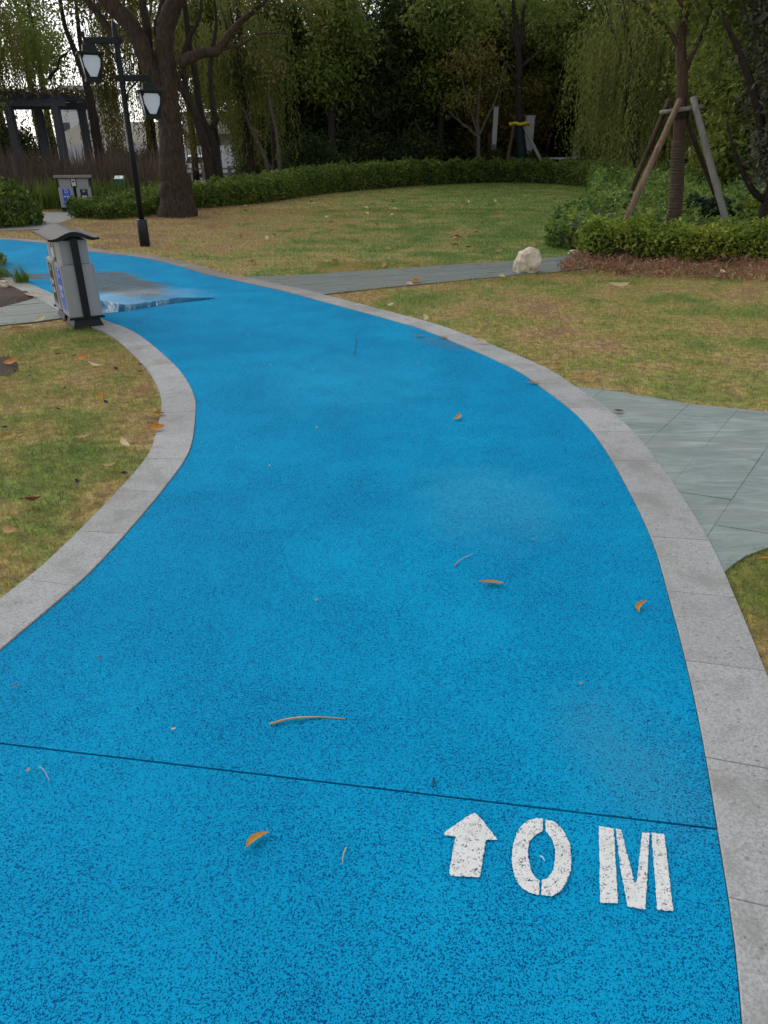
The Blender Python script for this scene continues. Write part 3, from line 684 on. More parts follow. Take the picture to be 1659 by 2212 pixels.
def arm(x1, z):
    s = 1 if x1 > 0 else -1; bm = bmesh.new(); x0 = -s*.10; e = x1+s*.06
    add_box(bm, min(x0, e), max(x0, e), -.028, .028, z-.045, z+.045, bevel=.008); add_box(bm, e-.02, e+.02, -.02, .02, z+.044, z+.12); 
    v, f = tube_arrays(spline([(s*.045, 0, z-.30), (s*.10, 0, z-.16), (s*.24, 0, z-.05)], 5), [.014]*11, 6)
    bm_obj('arm', bm, METAL_BLACK, lamp); obj('brace', np_mesh('brace', v, f, METAL_BLACK, smooth=True), lamp)
arm(-.45, 3.06); lantern(-.45, 2.87); arm(.42, 2.55); lantern(.42, 2.35)

# ------------------------------------------------------------------ foliage builders
def leaf_quads(c, size, aspect, droop=0.0, flat=0.0, size_var=.35):
    """One four-cornered leaf at each centre; droop pulls tips down, flat lays leaves level."""
    n = len(c); d = rng.normal(size=(n, 3)); d[:, 2] = d[:, 2]*(1-flat) - droop; d /= np.linalg.norm(d, axis=1)[:, None]
    k = rng.normal(size=(n, 3)); s_ = np.cross(d, k); s_ /= np.linalg.norm(s_, axis=1)[:, None]
    if flat > 0: s_[:, 2] *= (1-flat*.7)
    ln = (size*(1+size_var*rng.normal(size=n)).clip(.4, 1.9))[:, None]; nrm = np.cross(d, s_)
    b = c - d*ln*.5; t = c + d*ln*.5; m = c - d*ln*.05 + nrm*ln*.08; w = s_*ln*aspect*.5
    V = np.stack([b, m+w, t, m-w], 1).reshape(-1, 3); return V, np.arange(4*n).reshape(-1, 4)
def blob_points(blobs, n_twig, per, spread, shell=.55):
    """Twig centres inside ellipsoids (mostly near their skins), leaves scattered about each twig."""
    vol = np.array([b[3]*b[4]*b[5] for b in blobs])**.75; idx = rng.choice(len(blobs), n_twig, p=vol/vol.sum()); B = np.array(blobs)[idx]
    d = rng.normal(size=(n_twig, 3)); d /= np.linalg.norm(d, axis=1)[:, None]; r = shell + (1-shell)*rng.random(n_twig)**.6; r *= 1+.12*rng.normal(size=n_twig)
    tw = B[:, :3] + d*B[:, 3:6]*r[:, None]
    c = np.repeat(tw, per, 0) + rng.normal(size=(n_twig*per, 3))*spread*np.array([1, 1, .75]); return c
def crown_mesh(name, blobs, n_twig, per, spread, size, aspect, m, droop=0.3, zmin=.25, shell=.55):
    c = blob_points(blobs, n_twig, per, spread, shell); c = c[c[:, 2] > zmin]; v, f = leaf_quads(c, size, aspect, droop); return np_mesh(name, v, f, m)
def strands_mesh(name, tops, length, m, leaf=.11, gap=.055, aspect=.17, sway=.12):
    """Weeping shoots: each a thin drooping line hung with narrow leaves."""
    cs, ds = [], []
    for (x, y, z), L in zip(tops, length):
        n = max(3, int(L/gap)); t = np.linspace(0, 1, n); a = rng.uniform(0, 6.28); o = rng.uniform(.1, 1)*sway*L
        px = x + np.cos(a)*o*np.sqrt(t) + rng.normal(size=n)*.03; py = y + np.sin(a)*o*np.sqrt(t) + rng.normal(size=n)*.03; pz = z - L*t**1.15
        cs.append(np.stack([px, py, pz], 1))
    c = np.concatenate(cs); c = c[c[:, 2] > .3]; n = len(c)
    d = rng.normal(size=(n, 3))*.38; d[:, 2] -= 1; d /= np.linalg.norm(d, axis=1)[:, None]; k = rng.normal(size=(n, 3)); s_ = np.cross(d, k); s_ /= np.linalg.norm(s_, axis=1)[:, None]
    ln = (leaf*rng.uniform(.6, 1.4, n))[:, None]; w = s_*ln*aspect
    V = np.stack([c, c+d*ln*.45+w, c+d*ln, c+d*ln*.45-w], 1).reshape(-1, 3); return np_mesh(name, V, np.arange(4*n).reshape(-1, 4), m)
def limb_arrays(pts, radii, seg=8, wob=.12, seed=0, n=5, jit=1):
    q = spline(pts, n); rr = np.interp(np.linspace(0, 1, len(q)), np.linspace(0, 1, len(radii)), radii)
    q = q + np.random.default_rng(seed).normal(size=q.shape)*np.array([.05, .05, .02])*rr[:, None]*jit
    return tube_arrays(q, rr, seg, wob, seed)
def tree(name, label, base, trunk, limbs, crown, bark, group=None, cat='tree', seg=10):
    """trunk = (points, radii) and limbs = list of the same, in world metres; crown = mesh or list of meshes already in world metres."""
    b = Vector(base); t = empty(name, base, 0, label, cat, group)
    def loc(p): return [tuple(Vector(q)-b) for q in p]
    v, f = limb_arrays(loc(trunk[0]), trunk[1], seg, .10, 1); obj('trunk', np_mesh('trunk', v, f, bark, smooth=True), t)
    for i, (p, r) in enumerate(limbs):
        v, f = limb_arrays(loc(p), r, 8 if r[0] > .05 else 5, .10, i+2); obj('limb', np_mesh('limb', v, f, bark, smooth=True), t)
    for me in (crown if isinstance(crown, list) else [crown]):
        if me is None: continue
        me.transform(Matrix.Translation(-b)); obj('crown', me, t)
    return t
def rand_blobs(cx, cy, z0, z1, rad, n, seed, taper=.5, bs=.42):
    r = random.Random(seed); out = []
    for i in range(n):
        u = (i+.5)/n; z = z0+(z1-z0)*u; k = rad*(1-taper*abs(u-.4)*1.3); a = r.uniform(0, 6.28); q = k*(1-bs)*math.sqrt(r.random())
        s_ = k*bs*r.uniform(.8, 1.35); out.append((cx+math.cos(a)*q, cy+math.sin(a)*q, z, s_, s_, s_*r.uniform(.6, .95)))
    return out
def rand_limbs(base, top, n, reach, r0, seed):
    r = random.Random(seed); out = []; b, t = Vector(base), Vector(top)
    for i in range(n):
        u = .35+.6*i/n; p = b.lerp(t, u); a = r.uniform(0, 6.28); d = Vector((math.cos(a), math.sin(a), r.uniform(.3, .9)))*reach*r.uniform(.6, 1.1)*(1.15-u)
        out.append(([tuple(p), tuple(p+d*.5+Vector((0, 0, -.05*reach))), tuple(p+d)], [r0*(1-u*.6), r0*.4, r0*.12]))
    return out

# ------------------------------------------------------------------ the big forked tree beside the lamp
TB = (-5.207, 19.575); TY = TB[1]
trunk_p = [(TB[0], TY, -.15), (TB[0], TY, .28)] + [(-5.179, 19.575, 0.747), (-5.171, 19.575, 1.243), (-5.149, 19.575, 1.746), (-5.145, 19.575, 2.188), (-5.148, 19.575, 2.573)]
big_limbs = [
 ([(-5.152, 19.575, 2.382), (-5.285, 19.575, 2.763), (-5.392, 19.575, 3.08), (-5.59, 19.575, 3.691), (-5.884, 19.575, 4.168), (-6.223, 19.575, 4.514), (-6.555, 19.575, 5.02)], [.22, .215, .21, .21, .20, .18, .12]),
 ([(-5.156, 19.6, 2.479), (-5.063, 19.6, 3.082), (-5.033, 19.6, 3.693), (-4.836, 19.6, 4.285), (-4.538, 19.6, 4.646), (-4.173, 19.6, 5.273)], [.25, .23, .215, .205, .17, .10]),
 ([(-5.366, 19.9, 2.83), (-5.532, 19.9, 3.209), (-5.491, 19.9, 3.853), (-5.533, 19.9, 4.563), (-5.504, 19.9, 5.162)], [.11, .105, .10, .085, .05]),
 ([(-5.13, 19.9, 3.58), (-5.25, 19.9, 4.033), (-5.047, 19.9, 4.563), (-5.048, 19.9, 5.078)], [.10, .09, .075, .04]),
 ([(-4.689, 19.2, 3.267), (-4.392, 19.2, 3.375), (-4.041, 19.2, 3.483), (-3.815, 19.2, 3.495), (-3.63, 19.2, 3.649), (-3.321, 19.2, 3.953), (-2.966, 19.2, 4.207), (-2.617, 19.2, 4.434), (-2.387, 19.2, 4.592)], [.12, .115, .105, .095, .085, .07, .05, .03, .02]),
 ([(-3.669, 19.2, 3.542), (-3.411, 19.2, 3.59), (-3.181, 19.2, 3.649), (-2.888, 19.2, 3.802), (-2.718, 19.2, 3.837), (-2.411, 19.2, 3.842), (-2.104, 19.2, 3.837)], [.045, .04, .034, .028, .022, .016, .01]),
 ([(-6.17, 19.8, 3.763), (-6.289, 19.8, 3.908), (-6.403, 19.8, 4.076), (-6.537, 19.8, 4.29), (-6.773, 19.8, 4.548), (-6.987, 19.8, 4.756)], [.07, .085, .085, .08, .075, .05]),
 ([(-2.935, 19.0, 4.179), (-2.816, 19.0, 4.292), (-2.566, 19.0, 4.36), (-2.27, 19.0, 4.315)], [.04, .03, .02, .01]),
]
blobs = [(-6.9, 19.3, 7.8, 2.0, 1.8, 1.0), (-4.9, 19.0, 6.3, 2.1, 2.0, 1.2), (-2.9, 18.9, 5.5, 1.7, 1.5, .9), (-5.5, 20, 8, 3, 2.8, 1.8), (-1.9, 19.2, 4.7, 1.1, 1.0, .55)]
big_crown = crown_mesh('crown', blobs, 900, 16, .30, .10, .45, LEAF_OLIVE, .4)
tree('broadleaf_tree', 'big broadleaf tree with thick forked brown trunk behind the lamp post', (TB[0], TY, 0), (trunk_p, [.53, .43, .365, .31, .285, .27, .265]), big_limbs, big_crown, BARK_BIG, seg=18)

# other trunks on the left, in front of the white building
def ztop(p): return [tuple(q) for q in p]
lean_p = [(-9.64, 27, 1.02), (-9.594, 27, 1.509), (-9.585, 27, 2.245), (-9.576, 27, 2.854), (-9.633, 27, 3.311), (-9.703, 27, 3.794), (-9.864, 27, 4.402), (-10.021, 27, 4.995), (-10.046, 27, 5.638), (-10.07, 27, 6.078)]
bl = [(-13.6, 27, 6.0, 1.1, 1.2, .5), (-14.6, 27.4, 5.4, 1.0, 1.0, .6)]
tree('leaning_tree', 'slim dark leaning trunk left of the lamp post before the white building', (lean_p[0][0], 27, 0), ([(lean_p[0][0]+.02, 27, 0)] + lean_p[1:], [.18, .16, .145, .13, .12, .105, .085, .07, .06, .05]),
     [([(-10.76, 26.8, 3.505), (-10.605, 26.8, 3.675), (-10.418, 26.8, 3.811), (-10.283, 26.8, 4.081), (-10.059, 26.8, 4.214), (-9.876, 26.8, 4.347)], [.05, .05, .045, .04, .03, .015]), ([(-9.704, 27.2, 3.324), (-9.686, 27.2, 4.69), (-9.615, 27.2, 5.668)], [.08, .07, .05])], crown_mesh('crown', bl, 330, 12, .25, .11, .5, LEAF_DARK, .4, shell=.2), BARK_DARK)
va = [(-5.611, 27, 0.56), (-5.655, 27, 0.753), (-5.701, 27, 1.509), (-5.811, 27, 2.026), (-6.013, 27, 2.426), (-6.074, 27, 2.961), (-6.073, 27, 3.657), (-6.169, 27, 4.501), (-6.186, 27, 5.319), (-6.191, 27, 5.891)]
tree('forked_tree', 'dark tree with a narrow V fork just right of the big trunk', (va[0][0], 27, 0), ([(va[0][0], 27, 0)] + va[1:], [.18, .16, .145, .14, .115, .105, .10, .09, .08, .06]),
     [([(-5.805, 27, 2.008), (-5.655, 27, 2.245), (-5.533, 27, 2.39), (-5.596, 27, 2.677), (-5.627, 27, 2.961), (-5.591, 27, 3.657), (-5.496, 27, 4.167), (-5.269, 27, 4.995), (-5.259, 27, 5.638)], [.10, .10, .095, .085, .08, .075, .07, .055, .04])],
     crown_mesh('crown', [(-8.0, 27, 6.0, 2.0, 1.6, .8), (-6.6, 27, 6.4, 1.6, 1.5, .9), (-7.4, 26.8, 4.6, 1.0, .9, .5)], 380, 14, .28, .12, .45, LEAF_OLIVE, .5, shell=.3), BARK_DARK)
vb = [(-5.798, 26.4, 0.582), (-5.819, 26.4, 0.77), (-5.86, 26.4, 1.51), (-5.961, 26.4, 2.051), (-6.131, 26.4, 2.652), (-6.447, 26.4, 3.306), (-6.626, 26.4, 3.744), (-6.74, 26.4, 4.338)]
tree('leaning_tree', 'leaning dark trunk between the big tree and the V-forked tree', (vb[0][0], 26.4, 0), ([(vb[0][0], 26.4, 0)] + vb[1:], [.17, .155, .14, .13, .12, .105, .09, .06]),
     [([(-6.336, 26.6, 3.009), (-6.335, 26.6, 3.962), (-6.109, 26.6, 4.523), (-5.692, 26.6, 5.104), (-5.58, 26.6, 5.577)], [.09, .08, .07, .055, .04])], crown_mesh('crown', [(-8.9, 26.8, 5.6, 1.4, 1.2, .6)], 150, 14, .28, .12, .45, LEAF_OLIVE, .5, shell=.3), BARK_DARK)

# ------------------------------------------------------------------ willows
def willow(name, label, base, h, rad, n, L, m, bark, stems, seed, group=None, lean=0, zt=(.55, 1.0), leaf=.12, gap=.06):
    r = np.random.default_rng(seed); K = max(9, n//42); a = r.uniform(0, 6.283, K); q = rad*np.sqrt(r.uniform(.0, 1, K)); u = r.uniform(0, 1, K)
    cz = h*(zt[0]+(zt[1]-zt[0])*(1-(q/rad)**2*.75)*(.55+.45*u)); idx = r.integers(0, K, n); sg = .22*rad
    tops = np.stack([base[0]+np.cos(a[idx])*q[idx]+r.normal(size=n)*sg, base[1]+np.sin(a[idx])*q[idx]+r.normal(size=n)*sg, cz[idx]-np.abs(r.normal(size=n))*.5+.2], 1); ln = L*r.uniform(.35, 1.0, K)[idx]*r.uniform(.4, 1.05, n)
    cr = strands_mesh('crown', tops, ln, m, leaf, gap)
    rr = random.Random(seed); limbs = []
    for k in range(stems):
        an = rr.uniform(0, 6.28); e = Vector((base[0]+math.cos(an)*rad*.7, base[1]+math.sin(an)*rad*.6, h*rr.uniform(.75, .95))); s0 = Vector((base[0], base[1], h*rr.uniform(.12, .4)))
        limbs.append(([tuple(s0), tuple(s0.lerp(e, .45)+Vector((0, 0, h*.08))), tuple(e)], [.075, .05, .015]))
    tr = ([(base[0], base[1], -.05), (base[0]+lean*.3, base[1], h*.3), (base[0]+lean, base[1], h*.62), (base[0]+lean*1.3, base[1], h*.9)], [.24, .19, .12, .04])
    return tree(name, label, (base[0], base[1], 0), tr, limbs, cr, bark, group)
WG = 'willows on the left'
willow('willow_tree', 'weeping willow with olive strands over the left end of the pergola', (-16.0, 30, 0), 8.4, 2.5, 1000, 4.2, LEAF_OLIVE, BARK_DARK, 7, 3, WG)
willow('willow_tree', 'weeping willow between the lamp post and the leaning trunk', (-9.5, 33, 0), 7.9, 1.7, 560, 5.4, LEAF_OLIVE, BARK_DARK, 6, 4, WG)
willow('willow_tree', 'thin yellowing willow above the right corner of the pergola', (-17.4, 37, 0), 9.4, 2.2, 480, 5.0, LEAF_LIME, BARK_DARK, 6, 5, WG)
willow('willow_tree', 'tall olive willow far left behind the pergola roof', (-20.6, 35, 0), 9.0, 2.8, 800, 5.4, LEAF_OLIVE, BARK_DARK, 7, 15, WG)
willow('willow_tree', 'grey green willow strands behind the V-forked tree', (-5.4, 32, 0), 7.8, 1.6, 420, 5.6, LEAF_WILLOW, BARK_DARK, 6, 6, WG)
willow('willow_tree', 'bushy green weeping willow left of the roped trunk', (8.8, 28.5, 0), 7.8, 2.6, 1300, 4.6, LEAF_WILLOW, BARK_DARK, 16, 9, None, 0, (.35, 1.0))
willow('willow_tree', 'second willow of darker green behind the roped trunk', (12.6, 30.5, 0), 8.4, 2.8, 900, 4.6, LEAF_WILLOW, BARK_DARK, 10, 10, None, 0, (.4, 1.0))

cm = crown_mesh('crown', [(-12.4, 24.4, 3.5, .75, .7, .5), (-11.9, 24.4, 2.9, .6, .6, .45), (-12.9, 24.5, 2.7, .6, .6, .5), (-11.6, 24.5, 4.3, .6, .6, .4), (-12.6, 24.5, 4.4, .8, .7, .45)], 330, 14, .18, .10, .45, LEAF_MID, .3, shell=.2)
tree('small_tree', 'small green tree hiding part of the pergola at the left edge', (-12.3, 24.5, 0), ([(-12.3, 24.5, 0), (-12.25, 24.5, 1.2), (-12.35, 24.5, 2.4), (-12.2, 24.5, 3.6)], [.07, .06, .05, .03]), [([(-12.3, 24.5, 1.8), (-12.0, 24.5, 2.5), (-11.7, 24.5, 3.3)], [.035, .025, .012])], cm, BARK_DARK)
# ------------------------------------------------------------------ the roped tree with its four props
rp = [(5.26, 14, 0.426), (5.204, 14, 0.96), (5.135, 14, 1.417), (5.091, 14, 1.832), (5.059, 14, 2.041), (5.027, 14, 2.383), (4.991, 14, 2.618), (4.873, 14, 3.119), (4.86, 14, 3.67), (4.812, 14, 4.032)]
rt = empty('roped_tree', (rp[0][0], 14, 0), 0, 'tree trunk bound in straw rope, standing in the shrubs on the right', 'tree')
rb = Vector((rp[0][0], 14, 0)); RL = [tuple(Vector(p)-rb) for p in rp]
v, f = limb_arrays([(0, 0, 0)] + RL, [.115, .112, .108, .104, .10, .097, .092, .088, .08, .075, .065], 12, .05, 1); obj('trunk', np_mesh('trunk', v, f, BARK_BROWN, smooth=True), rt)
# rope turns: a coil wound tightly from the ground to two thirds of the prop height
coil = []; q = spline([(0, 0, .02)] + RL, 8); zz = q[:, 2]
for k in range(1500):
    z = .03 + 1.62*k/1500; a = k*2*math.pi/22; cx, cy = np.interp(z, zz, q[:, 0]), np.interp(z, zz, q[:, 1]); rr = .121-.008*z + .004*math.sin(k*.11)+.0025*math.sin(k*1.7); coil.append((cx+math.cos(a)*rr, cy+math.sin(a)*rr, z))
v, f = tube_arrays(coil, [.0115]*len(coil), 4); o_ = obj('rope', np_mesh('rope', v, f, ROPE, smooth=True), rt)
for i, (p, r) in enumerate([([(4.991, 14, 2.618), (5.121, 14, 2.978), (5.26, 14, 3.422), (5.295, 14, 3.792)], [.05, .04, .03, .02]), ([(4.907, 14, 2.978), (4.606, 14, 3.297), (4.225, 14, 3.547), (3.861, 14, 3.731)], [.045, .035, .025, .012]), ([(4.722, 13.6, 3.49), (4.45, 13.6, 3.786), (4.072, 13.6, 3.903)], [.05, .03, .02])]):
    v, f = limb_arrays([tuple(Vector(x)-rb) for x in p], r, 6, .1, i); obj('limb', np_mesh('limb', v, f, BARK_BROWN, smooth=True), rt)
cm = crown_mesh('crown', [(5.2, 14, 3.6, 1.0, .9, .5), (4.6, 13.8, 3.9, .8, .8, .4), (5.9, 14.1, 3.5, .8, .8, .6), (5.3, 14.2, 4.6, 1.5, 1.4, .7), (5.5, 14.6, 2.75, .5, .5, .25), (6.2, 14.6, 2.9, .6, .6, .5)], 620, 14, .17, .085, .42, LEAF_MID, .3, shell=.2)
cm.transform(Matrix.Translation(-rb)); obj('crown', cm, rt)
def prop(bl_, top, foot, r, m):
    t_, f_ = Vector(top), Vector(foot); g = t_.lerp(f_, (t_.z+.03)/(t_.z-f_.z)) if t_.z > f_.z else f_
    e = t_ + (t_-f_).normalized()*.05
    v, f = limb_arrays([tuple(e-bl_), tuple(t_.lerp(g, .3)-bl_), tuple(t_.lerp(g, .65)-bl_), tuple(g-bl_)], [r*.92, r, r*1.02, r*1.05], 10, .05, 3, 4, .35); return np_mesh('prop_pole', v, f, m, smooth=True)
ts = empty('prop_frame', (rp[0][0], 14, 0), 0, 'four leaning wooden props with a crossbar around the roped trunk', 'tree support')
for (tp, ft, m, r) in (((4.911, 13.75, 2.222), (4.185, 13.3, 0.482), WOOD_TAN, .052), ((4.888, 14.2, 2.244), (4.764, 15.1, 0.833), WOOD_BROWN, .048), ((5.168, 13.8, 2.265), (5.889, 13.3, 0.445), WOOD_GREY, .056), ((5.212, 14.2, 2.048), (6.333, 14.9, 0.722), WOOD_BROWN, .05)):
    obj('prop_pole', prop(rb, tp, ft, r, m), ts)
v, f = limb_arrays([tuple(Vector(x)-rb) for x in [(4.66, 13.85, 2.084), (5.027, 13.83, 2.131), (5.369, 13.85, 2.172)]], [.034, .036, .034], 8, .08, 4); obj('crossbar', np_mesh('crossbar', v, f, WOOD_GREY, smooth=True), ts)
coil = [(rp[4][0]-rb.x+math.cos(k*.6)*(.125+.012*math.sin(k*2.1)), math.sin(k*.6)*.135, 2.02+.0013*k+.03*math.sin(k*.31)) for k in range(90)]
v, f = tube_arrays(coil, [.014]*90, 5); obj('binding', np_mesh('binding', v, f, simple('dark_binding', (.04, .03, .025), .95, 0, .4, 30, .5)), ts)

# ------------------------------------------------------------------ the tree with the yellow strap, and the small bare tree
yt = [(7.121, 41, 0.572), (7.068, 41, 1.032), (6.806, 41, 2.605), (6.629, 41, 3.959), (6.605, 41, 4.957), (6.5, 41, 5.626), (6.242, 41, 6.781), (6.074, 41, 7.758), (5.998, 41, 8.332)]
yb = (yt[0][0], 41, 0)
y_l = [([(6.541, 41, 5.575), (6.194, 41, 6.283), (5.723, 41, 6.979), (5.254, 41, 7.758), (4.991, 41, 8.189)], [.13, .11, .09, .07, .05]), ([(6.535, 41, 5.779), (6.624, 41, 6.283), (6.585, 41, 7.273), (6.776, 41, 7.758), (6.916, 41, 8.141)], [.11, .10, .09, .06, .04]),
       ([(6.688, 41, 5.061), (7.225, 41, 5.473), (7.617, 41, 5.779), (7.974, 41, 6.383)], [.08, .07, .05, .03]), ([(6.493, 41, 4.488), (6.111, 41, 5.061), (5.66, 41, 5.422), (5.043, 41, 5.626)], [.07, .06, .05, .02]), ([(6.589, 40.7, 5.949), (6.864, 40.7, 6.199), (7.201, 40.7, 6.398)], [.04, .03, .015])]
yc = [crown_mesh('crown', [(5.2, 41, 7.2, 1.6, 1.5, .9), (7.6, 41, 7.4, 1.4, 1.3, .8), (6.4, 41, 8.6, 2.2, 2.0, 1.0), (8.3, 41, 6.0, .8, .8, .5)], 260, 12, .3, .17, .4, LEAF_MID, .4, shell=.2), ]
ytree = tree('staked_tree', 'young dark tree with a yellow strap round its trunk beyond the hedge', yb, ([(yt[0][0], 41, 0)] + yt[1:], [.22, .215, .20, .17, .16, .15, .12, .08, .05]), y_l, yc, BARK_DARK)
v, f = limb_arrays([tuple(Vector(p)-Vector(yb)) for p in ([(yt[0][0], 41, .02)] + yt[1:3])], [.235, .228, .212], 10, .03, 1); obj('netting', np_mesh('netting', v, f, TEAL_WRAP, smooth=True), ytree)
yts = empty('prop_frame', yb, 0, 'pair of slim wooden props tied to the young tree with a yellow strap', 'tree support')
for tp, ft, m in (((6.499, 40.8, 2.518), (6.215, 40.2, 0.986), WOOD_BROWN), ((7.019, 40.8, 2.49), (8.016, 40.2, 0.817), WOOD_GREY), ((6.975, 41.2, 2.499), (7.543, 42.2, 0.958), WOOD_BROWN)):
    obj('prop_pole', prop(Vector(yb), tp, ft, .085, m), yts)
v, f = tube_arrays([(yt[2][0]-yb[0]+math.cos(a)*.47, math.sin(a)*.34, yt[2][2]+.02+.035*math.sin(a*5)) for a in np.linspace(0, 6.283, 26)], [.075]*26, 6); obj('strap', np_mesh('strap', v, f, YELLOW), yts)
sb = [(4.774, 40, 0.595), (4.732, 40, 0.989), (4.683, 40, 1.6), (4.686, 40, 2.066)]
s_l = [([(4.688, 40, 2.038), (4.402, 40, 2.201), (4.145, 40, 2.418), (3.577, 40, 2.794), (3.073, 40, 3.219)], [.07, .06, .05, .04, .015]), ([(4.653, 40, 2.12), (4.369, 40, 2.794), (3.879, 40, 4.056), (3.659, 40, 4.874)], [.06, .05, .04, .02]), ([(4.686, 40, 2.066), (4.582, 40, 2.794), (4.592, 40, 3.64), (4.62, 40, 4.671), (4.509, 40, 5.527)], [.07, .055, .05, .04, .02]), ([(4.716, 40, 2.093), (4.981, 40, 2.74), (5.303, 40, 3.377), (5.548, 40, 4.159), (5.71, 40, 5.177)], [.06, .05, .045, .035, .02]), ([(4.125, 39.8, 2.414), (3.812, 39.8, 2.574), (3.484, 39.8, 3.105), (3.355, 39.8, 3.316)], [.03, .03, .02, .01])]
tree('bare_tree', 'small open-branched tree with few yellowing leaves before the dark grove', (sb[0][0], 40, 0), ([(sb[0][0], 40, 0)] + sb[1:], [.13, .12, .10, .09]), s_l,
     crown_mesh('crown', [(3.6, 40, 5.0, 1.1, 1.0, .7), (4.6, 40, 5.6, 1.1, 1.0, .8), (5.3, 40, 4.6, .9, .8, .7), (3.9, 39.6, 3.6, 1.0, .8, .5)], 190, 8, .25, .15, .4, LEAF_AUTUMN, .4, shell=.1), BARK_PALE)
pb = (5.757, 43, 1.247); tp_ = (5.687, 43, 2.279)
v, f = limb_arrays([(pb[0], 43, 0), (pb[0], 43, 1), tp_], [.2, .19, .17], 9, .08, 2); tag(obj('tree_stump', np_mesh('tree_stump', v, f, BARK_RED, smooth=True)), 'short cut reddish trunk left of the strapped tree', 'stump')
p2 = [(-4.077, 31, 0.369), (-4.079, 31, 1.072), (-4.112, 31, 2.013), (-4.249, 31, 2.761), (-4.307, 31, 3.25), (-4.301, 31, 3.969)]
tree('sapling', 'thin pale leaning sapling trunk in front of the dark grove', (p2[0][0], 31, 0), ([(p2[0][0], 31, 0)] + p2[1:], [.07, .065, .055, .05, .04, .02]), [([(-4.231, 31, 2.679), (-3.983, 31, 2.514), (-3.915, 31, 2.844)], [.02, .015, .008])],
     crown_mesh('crown', [(p2[-1][0], 31, 4.2, .7, .7, .5), (p2[2][0]-.5, 31, 2.0, .3, .3, .3)], 40, 9, .2, .13, .5, LEAF_AUTUMN, .3, shell=.1), BARK_PALE)
p3 = [(-4.548, 31.6, 0.437), (-4.693, 31.6, 1.151), (-4.985, 31.6, 1.806), (-5.229, 31.6, 2.363), (-5.418, 31.6, 2.952)]
tree('sapling', 'pale leaning stem crossing behind the thin sapling', (p3[0][0], 31.6, 0), ([(p3[0][0], 31.6, 0)] + p3[1:], [.09, .085, .08, .07, .04]), [], crown_mesh('crown', [(p3[-1][0], 31.6, 4.0, 1.0, .9, .7)], 70, 12, .25, .13, .4, LEAF_DARK, .4, shell=.1), BARK_PALE)

# ------------------------------------------------------------------ dusky tree at the right edge
dk = (6.47, 13.2, 0.622)
dl = [([(6.416, 13.2, 0.78), (6.187, 13.2, 0.923), (5.807, 13.2, 1.411), (5.538, 13.2, 1.948)], [.06, .05, .035, .015]), ([(6.369, 13.2, 1.135), (6.046, 13.2, 2.013), (5.563, 13.2, 2.835), (5.159, 13.2, 3.374)], [.08, .07, .05, .02]), ([(6.191, 13, 1.481), (6.164, 13, 2.634), (6.011, 13, 3.518)], [.1, .08, .05])]
blobs = [(6.25, 13.2, 3.4, .55, .6, .7), (6.2, 13.2, 2.5, .36, .5, .7), (6.55, 13.2, 2.2, .4, .6, .8), (6.3, 13.0, 1.55, .26, .4, .5), (6.9, 13.2, 3.2, .7, .8, 1.1), (5.85, 13.4, 4.0, .6, .8, .55), (6.55, 13, 1.25, .35, .4, .45), (7.4, 13.4, 2.8, .9, .9, 1.5), (5.9, 13.3, 3.1, .22, .3, .5)]
tree('dusky_tree', 'tree with drooping dusky grey leaves at the right edge', (dk[0], 13.2, 0), ([(dk[0]+.05, 13.2, 0), (dk[0]+.03, 13.2, .6), (dk[0]+.1, 13.2, 1.6), (dk[0]+.2, 13.2, 3), (dk[0]+.1, 13.2, 4.4)], [.14, .11, .10, .09, .05]), dl,
     crown_mesh('crown', blobs, 1250, 14, .13, .085, .5, LEAF_PURPLE, .6, .35, .2), BARK_DARK)

# ------------------------------------------------------------------ background trees: prototypes, then copies
def proto(name, label, h, rad, n_blob, n_twig, per, size, aspect, m, bark, seed, z0=.8, group=None, droop=.4, taper=.5, loc=(0, 0, 0), spread=.32):
    bl_ = rand_blobs(0, 0, z0+rad*.2, h-rad*.25, rad, n_blob, seed, taper)
    cr = crown_mesh('crown', bl_, n_twig, per, spread, size, aspect, m, droop)
    t = tree(name, label, (0, 0, 0), ([(0, 0, -.1), (.05, 0, h*.3), (-.05, .05, h*.6), (0, 0, h*.9)], [.2, .17, .12, .04]), rand_limbs((0, 0, 0), (0, 0, h), 6, rad*.9, .09, seed), cr, bark, group)
    return t
G1 = 'dark evergreens of the grove behind the long hedge'
ev = [proto('evergreen_tree', '', 9.6, 2.9, 22, 1500, 13, .30, .34, LEAF_DARK, BARK_DARK, 21, .5, G1), proto('evergreen_tree', '', 9.0, 2.6, 20, 1300, 13, .30, .36, LEAF_DARK, BARK_DARK, 22, .6, G1)]
lab_ev = 'dense dark evergreen tree in the gloomy grove behind the long hedge'
spots = [(-4.4, 43, 0, .80), (-1.6, 42.5, 1, .92), (1.0, 43.5, 0, .95), (3.2, 45, 1, .9), (-6.2, 47, 1, .85), (-2.8, 48, 0, 1.0), (.5, 49, 1, 1.05), (4.6, 50, 0, 1.0), (9.5, 47.5, 1, 1.0), (13.2, 47, 0, 1.05), (17, 45, 1, 1.05), (20.5, 42, 0, 1.05), (-8.6, 52, 0, .62), (8, 54, 0, 1.1), (14, 54, 1, 1.15), (19.5, 52, 0, 1.1), (25, 49, 1, 1.1), (17.3, 36, 1, .85), (20, 33, 0, .9)]
used = [False, False]
for x, y, k, s_ in spots:
    r = ev[k]; z = float(drop(y))
    if not used[k]: r.location = (x, y, z); r.rotation_euler = (0, 0, rng.uniform(0, 6.28)); r.scale = (s_, s_, s_); r['label'] = lab_ev; used[k] = True
    else: dup(r, (x, y, z), rng.uniform(0, 6.28), s_, lab_ev, G1)
G2 = 'yellow green trees rising over the grove'
lab_li = 'yellow green leafy tree rising in front of the dark grove'
